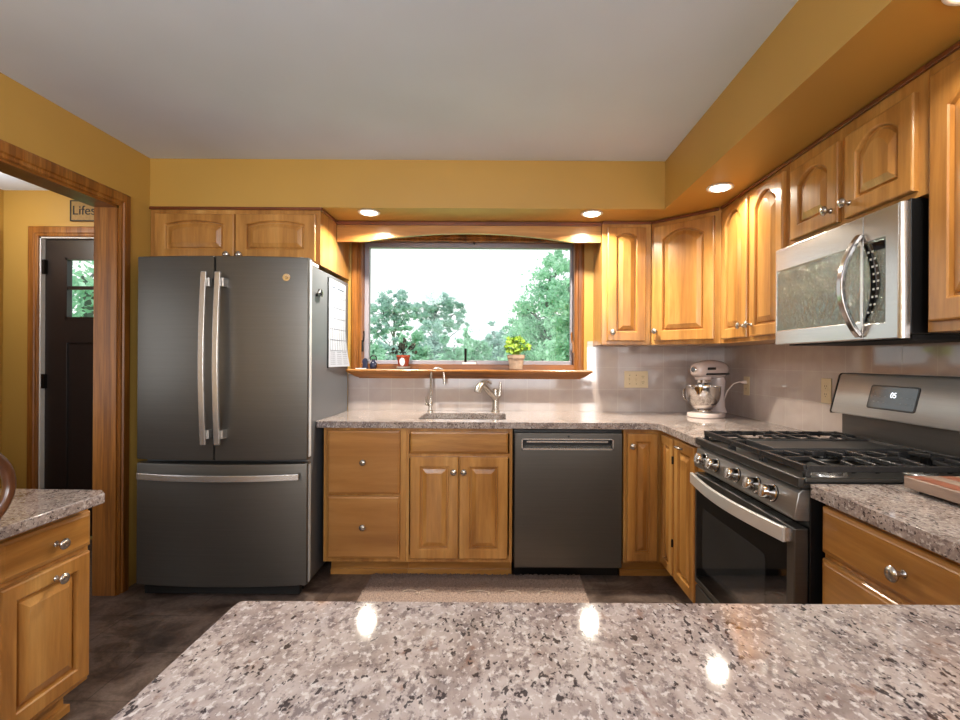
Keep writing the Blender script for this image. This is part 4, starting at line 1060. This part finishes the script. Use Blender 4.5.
obj('motif', G().prism(fmot, mo, -.004, .0012), PAPER, pot, label='white teardrop motif')
rnd = random.Random(11); gs = G(); gl = G()
for k in range(9):
    a = rnd.uniform(0, 2 * PI); lean = rnd.uniform(.1, .55); hgt = rnd.uniform(.05, .115)
    if k == 0: a, lean, hgt = 0.0, .75, .08
    if k == 1: a, lean, hgt = PI, .8, .05
    if k == 2: a, lean, hgt = 0.1, .9, .05
    tip = Vector((PX + math.cos(a) * lean * .08, PY + math.sin(a) * lean * .045, SZ + .09 + hgt))
    gs.tube([(PX, PY, SZ + .082), ((PX + tip.x) / 2, (PY + tip.y) / 2, SZ + .09 + hgt * .6), tip], .002, 5)
    for j in range(5): leaf(gl, tip + Vector((rnd.uniform(-.016, .016), rnd.uniform(-.014, .014), rnd.uniform(-.03, .012))), (rnd.uniform(-1, 1), rnd.uniform(-1, -.2), rnd.uniform(-.2, 1)), rnd.uniform(.009, .014))
obj('stem', gs, DLEAF, t); obj('leaves', gl, DLEAF, t)
PX, PY = 0.105, YB - .047
t = thing('potted_plant', 'clay pot with bushy lime-green plant on the sill, right of the crank', 'plant', (PX, PY, SZ))
obj('pot', G().lathe([(.040, 0), (.044, .003), (.054, .075), (.060, .077), (.061, .102), (.054, .102), (.051, .088), (.001, .086)], (PX, PY, SZ), Z, 32), STONEP, t)
obj('soil', G().lathe([(.050, .0865), (.04, .092), (.001, .095)], (PX, PY, SZ), Z, 20), SOIL, t)
rnd = random.Random(5); gs = G(); gl = G()
for k in range(44):
    a = rnd.uniform(0, 2 * PI); lean = rnd.uniform(.1, 1) ** .7; hgt = rnd.uniform(.03, .115) * (1.15 - .5 * lean)
    tip = Vector((PX + math.cos(a) * lean * .088, PY + math.sin(a) * lean * .044, SZ + .104 + hgt * 1.12))
    gs.tube([(PX + math.cos(a) * .02, PY + math.sin(a) * .02, SZ + .088), ((PX + tip.x) / 2, (PY + tip.y) / 2, SZ + .10 + hgt * .7), tip], .0016, 5)
    for j in range(3): leaf(gl, tip + Vector((rnd.uniform(-.016, .016), rnd.uniform(-.012, .012), rnd.uniform(-.014, .012))), (rnd.uniform(-.7, .7), rnd.uniform(-1, .2), rnd.uniform(.2, 1)), rnd.uniform(.009, .0155))
obj('stem', gs, GLEAF, t); obj('leaves', gl, GLEAF, t)
# dark ornaments on the sill's left end
t = thing('ornament', 'dark blue square ornament on the left end of the sill', 'ornament', (-0.93, YB - .05, SZ))
obj('ornament_body', G().rings([[(-0.93 + a * w, YB - .05 + b * w * .7, SZ + z) for a, b in ((-1, -1), (1, -1), (1, 1), (-1, 1))] for w, z in ((.018, 0), (.019, .01), (.016, .03), (.019, .05), (.015, .066), (.006, .074))]), NAVY, t, 0.003)
t = thing('ornament', 'dark looped bottle-shaped ornament beside the square ornament on the sill', 'ornament', (-0.875, YB - .05, SZ))
obj('ornament_body', G().lathe([(.020, 0), (.024, .006), (.025, .03), (.018, .046), (.010, .055), (.010, .064), (.013, .066), (.001, .068)], (-0.875, YB - .05, SZ), Z, 20), NAVY, t)
obj('loop', G().tube([(p.x, p.y, p.z) for p in arc((-0.875, YB - .05, SZ + .070), .022, -.5, PI + .5, 14, X, Z)], .004, 8), BLACK, t)
t = thing('paper_note', 'small white folded card lying at the left end of the sill', 'card', (-0.955, YB - .085, SZ))
obj('card', G().box(-0.985, -0.915, YB - .094, YB - .076, SZ, SZ + .006), PAPER, t, 0.001)

# ------------------------------------------------------------------ hall plaque
t = thing('wall_plaque', 'small lettered wooden plaque above the dark hall door', 'sign', (-2.85, YB, 2.21))
obj('board', G().box(-2.992, -2.70, YB - .016, YB - .0002, 2.212, 2.358), PLAQUE, t, 0.002)
g = G()
for (a, b, c, d) in ((-2.992, -2.70, 2.212, 2.220), (-2.992, -2.70, 2.350, 2.358), (-2.992, -2.984, 2.212, 2.358), (-2.708, -2.70, 2.212, 2.358)): g.box(a, b, YB - .0185, YB - .0161, c, d)
obj('border', g, INK, t)
fs = F((-2.978, YB - .0165, 2.285), X, Z)
text('Lifes', fs, .090, .0012, INK, t, 'lettering', 'LEFT')

# ------------------------------------------------------------------ chair at the desk
t = thing('dining_chair', 'dark wooden hoop-back chair at the left edge of the photo', 'chair', (-1.58, 1.125, 0))
CX, CY = -1.333, 1.125                                       # back plane, centre
seatz = 0.45
hoop = []
for i in range(33):
    a = -.6 + (PI + 1.2) * i / 32
    r = 1.0
    yy = CY + .222 * math.cos(a) * (1.0 if math.sin(a) > 0 else 1.0); zz = .923 + .141 * math.sin(a)
    hoop.append((CX + .02 * (zz - .923), yy, zz))
lo0 = [(CX - .09, CY + .140, seatz + .02), (CX - .05, CY + .150, .62), (CX - .015, CY + .160, .75)]
lo1 = [(CX - .015, CY - .160, .75), (CX - .05, CY - .150, .62), (CX - .09, CY - .140, seatz + .02)]
obj('hoop_back', G().tube(lo0 + hoop + lo1, .0145, 12), DKWOOD, t)
for k in range(6):
    s = (k - 2.5) / 2.5
    ztop = .923 + .141 * math.sqrt(max(0, 1 - (s * .155 / .222) ** 2)) - .008
    obj('spindle', G().tube([(CX - .09, CY + s * .105, seatz + .02), (CX - .02, CY + s * .14, .70), (CX + .004, CY + s * .155, ztop)], [.008, .009, .006], 8), DKWOOD, t)
obj('seat', G().rings([[(CX - .25 + (.215 - e) * math.cos(2 * PI * i / 32), CY + (.205 - e) * math.sin(2 * PI * i / 32), z) for i in range(32)] for e, z in ((.02, seatz - .018), (0, seatz - .004), (0, seatz + .008), (.012, seatz + .018), (.06, seatz + .012), (.15, seatz + .010))]), DKWOOD, t)
for sx, sy in ((-1, -1), (-1, 1), (1, -1), (1, 1)):
    obj('leg', G().tube([(CX - .25 + sx * .12, CY + sy * .12, seatz - .01), (CX - .25 + sx * .15, CY + sy * .145, .22), (CX - .25 + sx * .175, CY + sy * .165, 0.0)], [.016, .020, .012], 10), DKWOOD, t)
obj('stretcher', G().tube([(CX - .25 - .155, CY - .147, .20), (CX - .25 + .155, CY - .147, .20)], .009, 8).tube([(CX - .25 - .155, CY + .147, .20), (CX - .25 + .155, CY + .147, .20)], .009, 8).tube([(CX - .25, CY - .147, .20), (CX - .25, CY + .147, .20)], .009, 8), DKWOOD, t)

# ------------------------------------------------------------------ outdoors
struct('ground', G().box(-40, 40, YB + .3, 80, -0.75, -0.65), GRASS)
GZ = -0.65
def tree(x, y, h, crown, mleaf, label, nleaf, lsize, seed, airy=False, group='trees outside', trunk=.16, cat='tree'):
    """crown: list of (dx, z, rx, rz) blobs in metres"""
    rnd = random.Random(seed)
    t = thing('tree', label, cat, (x, y, GZ), group=group)
    top = max(c[1] for c in crown)
    g = G(); g.tube([(x, y, GZ), (x + .05, y, GZ + h * .3), (x - .04, y + .05, GZ + h * .55), (x + .03, y, GZ + top * .92)], [trunk, trunk * .8, trunk * .55, trunk * .2], 8)
    for (dx, z, rx, rz) in crown:
        zb = max(GZ + h * .22, GZ + z - rz - abs(dx) * .5)
        g.tube([(x, y, zb), (x + dx * .5, y + rnd.uniform(-.3, .3), (zb + GZ + z) / 2), (x + dx, y + rnd.uniform(-.4, .4), GZ + z)], [trunk * .4, trunk * .28, trunk * .1], 6)
        for q in range(4 if airy else 2):
            a = rnd.uniform(0, 2 * PI)
            g.tube([(x + dx * .8, y, GZ + z - rz * .2), (x + dx + math.cos(a) * rx * .8, y + math.sin(a) * rx * .6, GZ + z + rnd.uniform(-.4, .7) * rz)], [trunk * .18, trunk * .05], 5)
    obj('trunk', g, BARK, t)
    me = bpy.data.meshes.new('foliage'); vs, fs = [], []
    vol = [c[2] * c[2] * c[3] for c in crown]; tot = sum(vol) ** 1.0
    for c, v in zip(crown, vol):
        dx, z, rx, rz = c
        nclump = max(6, int((60 if airy else 60) * v / tot * len(crown) ** .5))
        per = max(4, int(nleaf * v / tot / nclump))
        for q in range(nclump):
            while True:
                p = Vector((rnd.uniform(-1, 1), rnd.uniform(-1, 1), rnd.uniform(-1, 1)))
                if .35 < p.length < 1: break
            cc = Vector((x + dx + p.x * rx, y + p.y * rx, GZ + z + p.z * rz)); cr = (.20 if airy else .30) * min(rx, rz) * rnd.uniform(.7, 1.4)
            for l in range(per):
                d = Vector((rnd.gauss(0, 1), rnd.gauss(0, 1), rnd.gauss(0, .7))) * cr * .55
                o = cc + d; s = lsize * rnd.uniform(.6, 1.4)
                n = Vector((rnd.gauss(0, 1), rnd.gauss(0, 1), rnd.gauss(.4, 1))).normalized(); a = n.orthogonal().normalized(); a.rotate(Matrix.Rotation(rnd.uniform(0, 6.28), 3, n)); b = n.cross(a)
                k = len(vs)
                vs += [o - a * s, o - b * s * .55 + n * s * .15, o + a * s, o + b * s * .55 + n * s * .15]
                fs.append((k, k + 1, k + 2, k + 3))
    M = world_mat(t).inverted()
    me.from_pydata([M @ v for v in vs], [], fs); me.materials.append(mleaf)
    o = bpy.data.objects.new('foliage', me); COL.objects.link(o); o.parent = t
    return t
# positions: at distance y a picture column px lies at x = (px-500.8)/496*y
def px(c, y): return (c - 500.8) / 496 * y
def far(crown, k): return [(dx * k, (GZ + z - 1.2665) * k + 1.2665 - GZ, rx * k, rz * k) for dx, z, rx, rz in crown]
y = 34
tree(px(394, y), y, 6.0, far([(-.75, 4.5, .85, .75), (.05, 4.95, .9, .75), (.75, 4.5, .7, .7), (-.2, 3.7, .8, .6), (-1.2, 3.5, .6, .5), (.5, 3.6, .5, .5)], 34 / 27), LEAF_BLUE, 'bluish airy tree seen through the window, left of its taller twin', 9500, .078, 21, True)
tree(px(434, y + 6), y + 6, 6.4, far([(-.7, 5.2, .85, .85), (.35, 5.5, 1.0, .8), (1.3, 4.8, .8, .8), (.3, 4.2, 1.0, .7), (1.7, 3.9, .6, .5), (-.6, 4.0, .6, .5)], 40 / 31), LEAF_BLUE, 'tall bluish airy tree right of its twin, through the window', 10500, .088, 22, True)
tree(px(549, 14.5), 14.5, 6.4, far([(.25, 4.4, .75, .75), (.0, 3.3, 1.0, 1.0), (.55, 2.3, 1.1, 1.0), (-.35, 2.2, .85, .8), (.15, 1.2, 1.15, .8), (.85, 3.2, .7, .9), (.45, 4.95, .45, .5), (-.45, 3.3, .5, .5)], 14.5 / 15), LEAF_BRIGHT, 'dense bright green tree filling the right side of the window', 17000, .058, 23)
tree(px(574, 10.8), 10.8, 6.4, far([(0, 3.6, .55, .8), (.1, 2.8, .7, .8), (.2, 1.8, .8, .9), (.1, 4.1, .35, .4)], 10.8 / 12), LEAF_BRIGHT, 'bright green tree at the right end of the window, partly behind its frame', 7000, .055, 24)
tree(px(519, 17.6), 17.6, 4, far([(0, 2.9, .5, .45), (.3, 2.3, .65, .5), (-.2, 1.8, .5, .5)], 17.6 / 19), LEAF_MID, 'small tree just left of the dense bright tree', 2400, .07, 25)
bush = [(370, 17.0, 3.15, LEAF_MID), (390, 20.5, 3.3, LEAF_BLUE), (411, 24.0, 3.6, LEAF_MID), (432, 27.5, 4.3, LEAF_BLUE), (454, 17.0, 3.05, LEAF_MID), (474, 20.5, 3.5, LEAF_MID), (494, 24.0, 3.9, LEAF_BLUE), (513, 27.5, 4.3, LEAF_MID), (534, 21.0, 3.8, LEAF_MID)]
where = ['at the left end of the window', 'behind the small red pot', 'between the two airy tree trunks', 'under the tall airy tree', 'right of the tall airy tree', 'directly behind the sill crank', 'just right of the sill crank', 'behind the lime-green plant', 'at the foot of the dense bright tree']
for k, ((c, y, h, m), wd) in enumerate(zip(bush, where)):
    tree(px(c, y), y, h, [(0, h * .82, .021 * y, h * .16), (-.011 * y, h * .6, .029 * y, h * .2), (.013 * y, h * .52, .031 * y, h * .22), (0, h * .36, .041 * y, h * .2), (-.1, h * .2, .043 * y, h * .16)], m, 'low leafy tree in the far hedge row, ' + wd, 6500, .0037 * y, 40 + k, False, 'low trees along the far edge', .07)
y = 8.0
tree(-7.2, 8.6, 5, [(0, 3.4, .9, .9), (.3, 2.3, 1.0, .9), (-.3, 1.5, 1.0, .8)], LEAF_MID, 'green tree seen through the small glass of the hall door', 3200, .07, 77)

# moulding strip on the fridge cabinet top
t0 = bpy.data.objects.get('wall_cabinet')
obj('crown_strip', G().box(XL + .003, -1.044, 2.878, 2.8918, 2.132, 2.148).box(-1.0558, -1.044, 2.8918, 3.155, 2.132, 2.148), CHERRY, t0, 0.003)
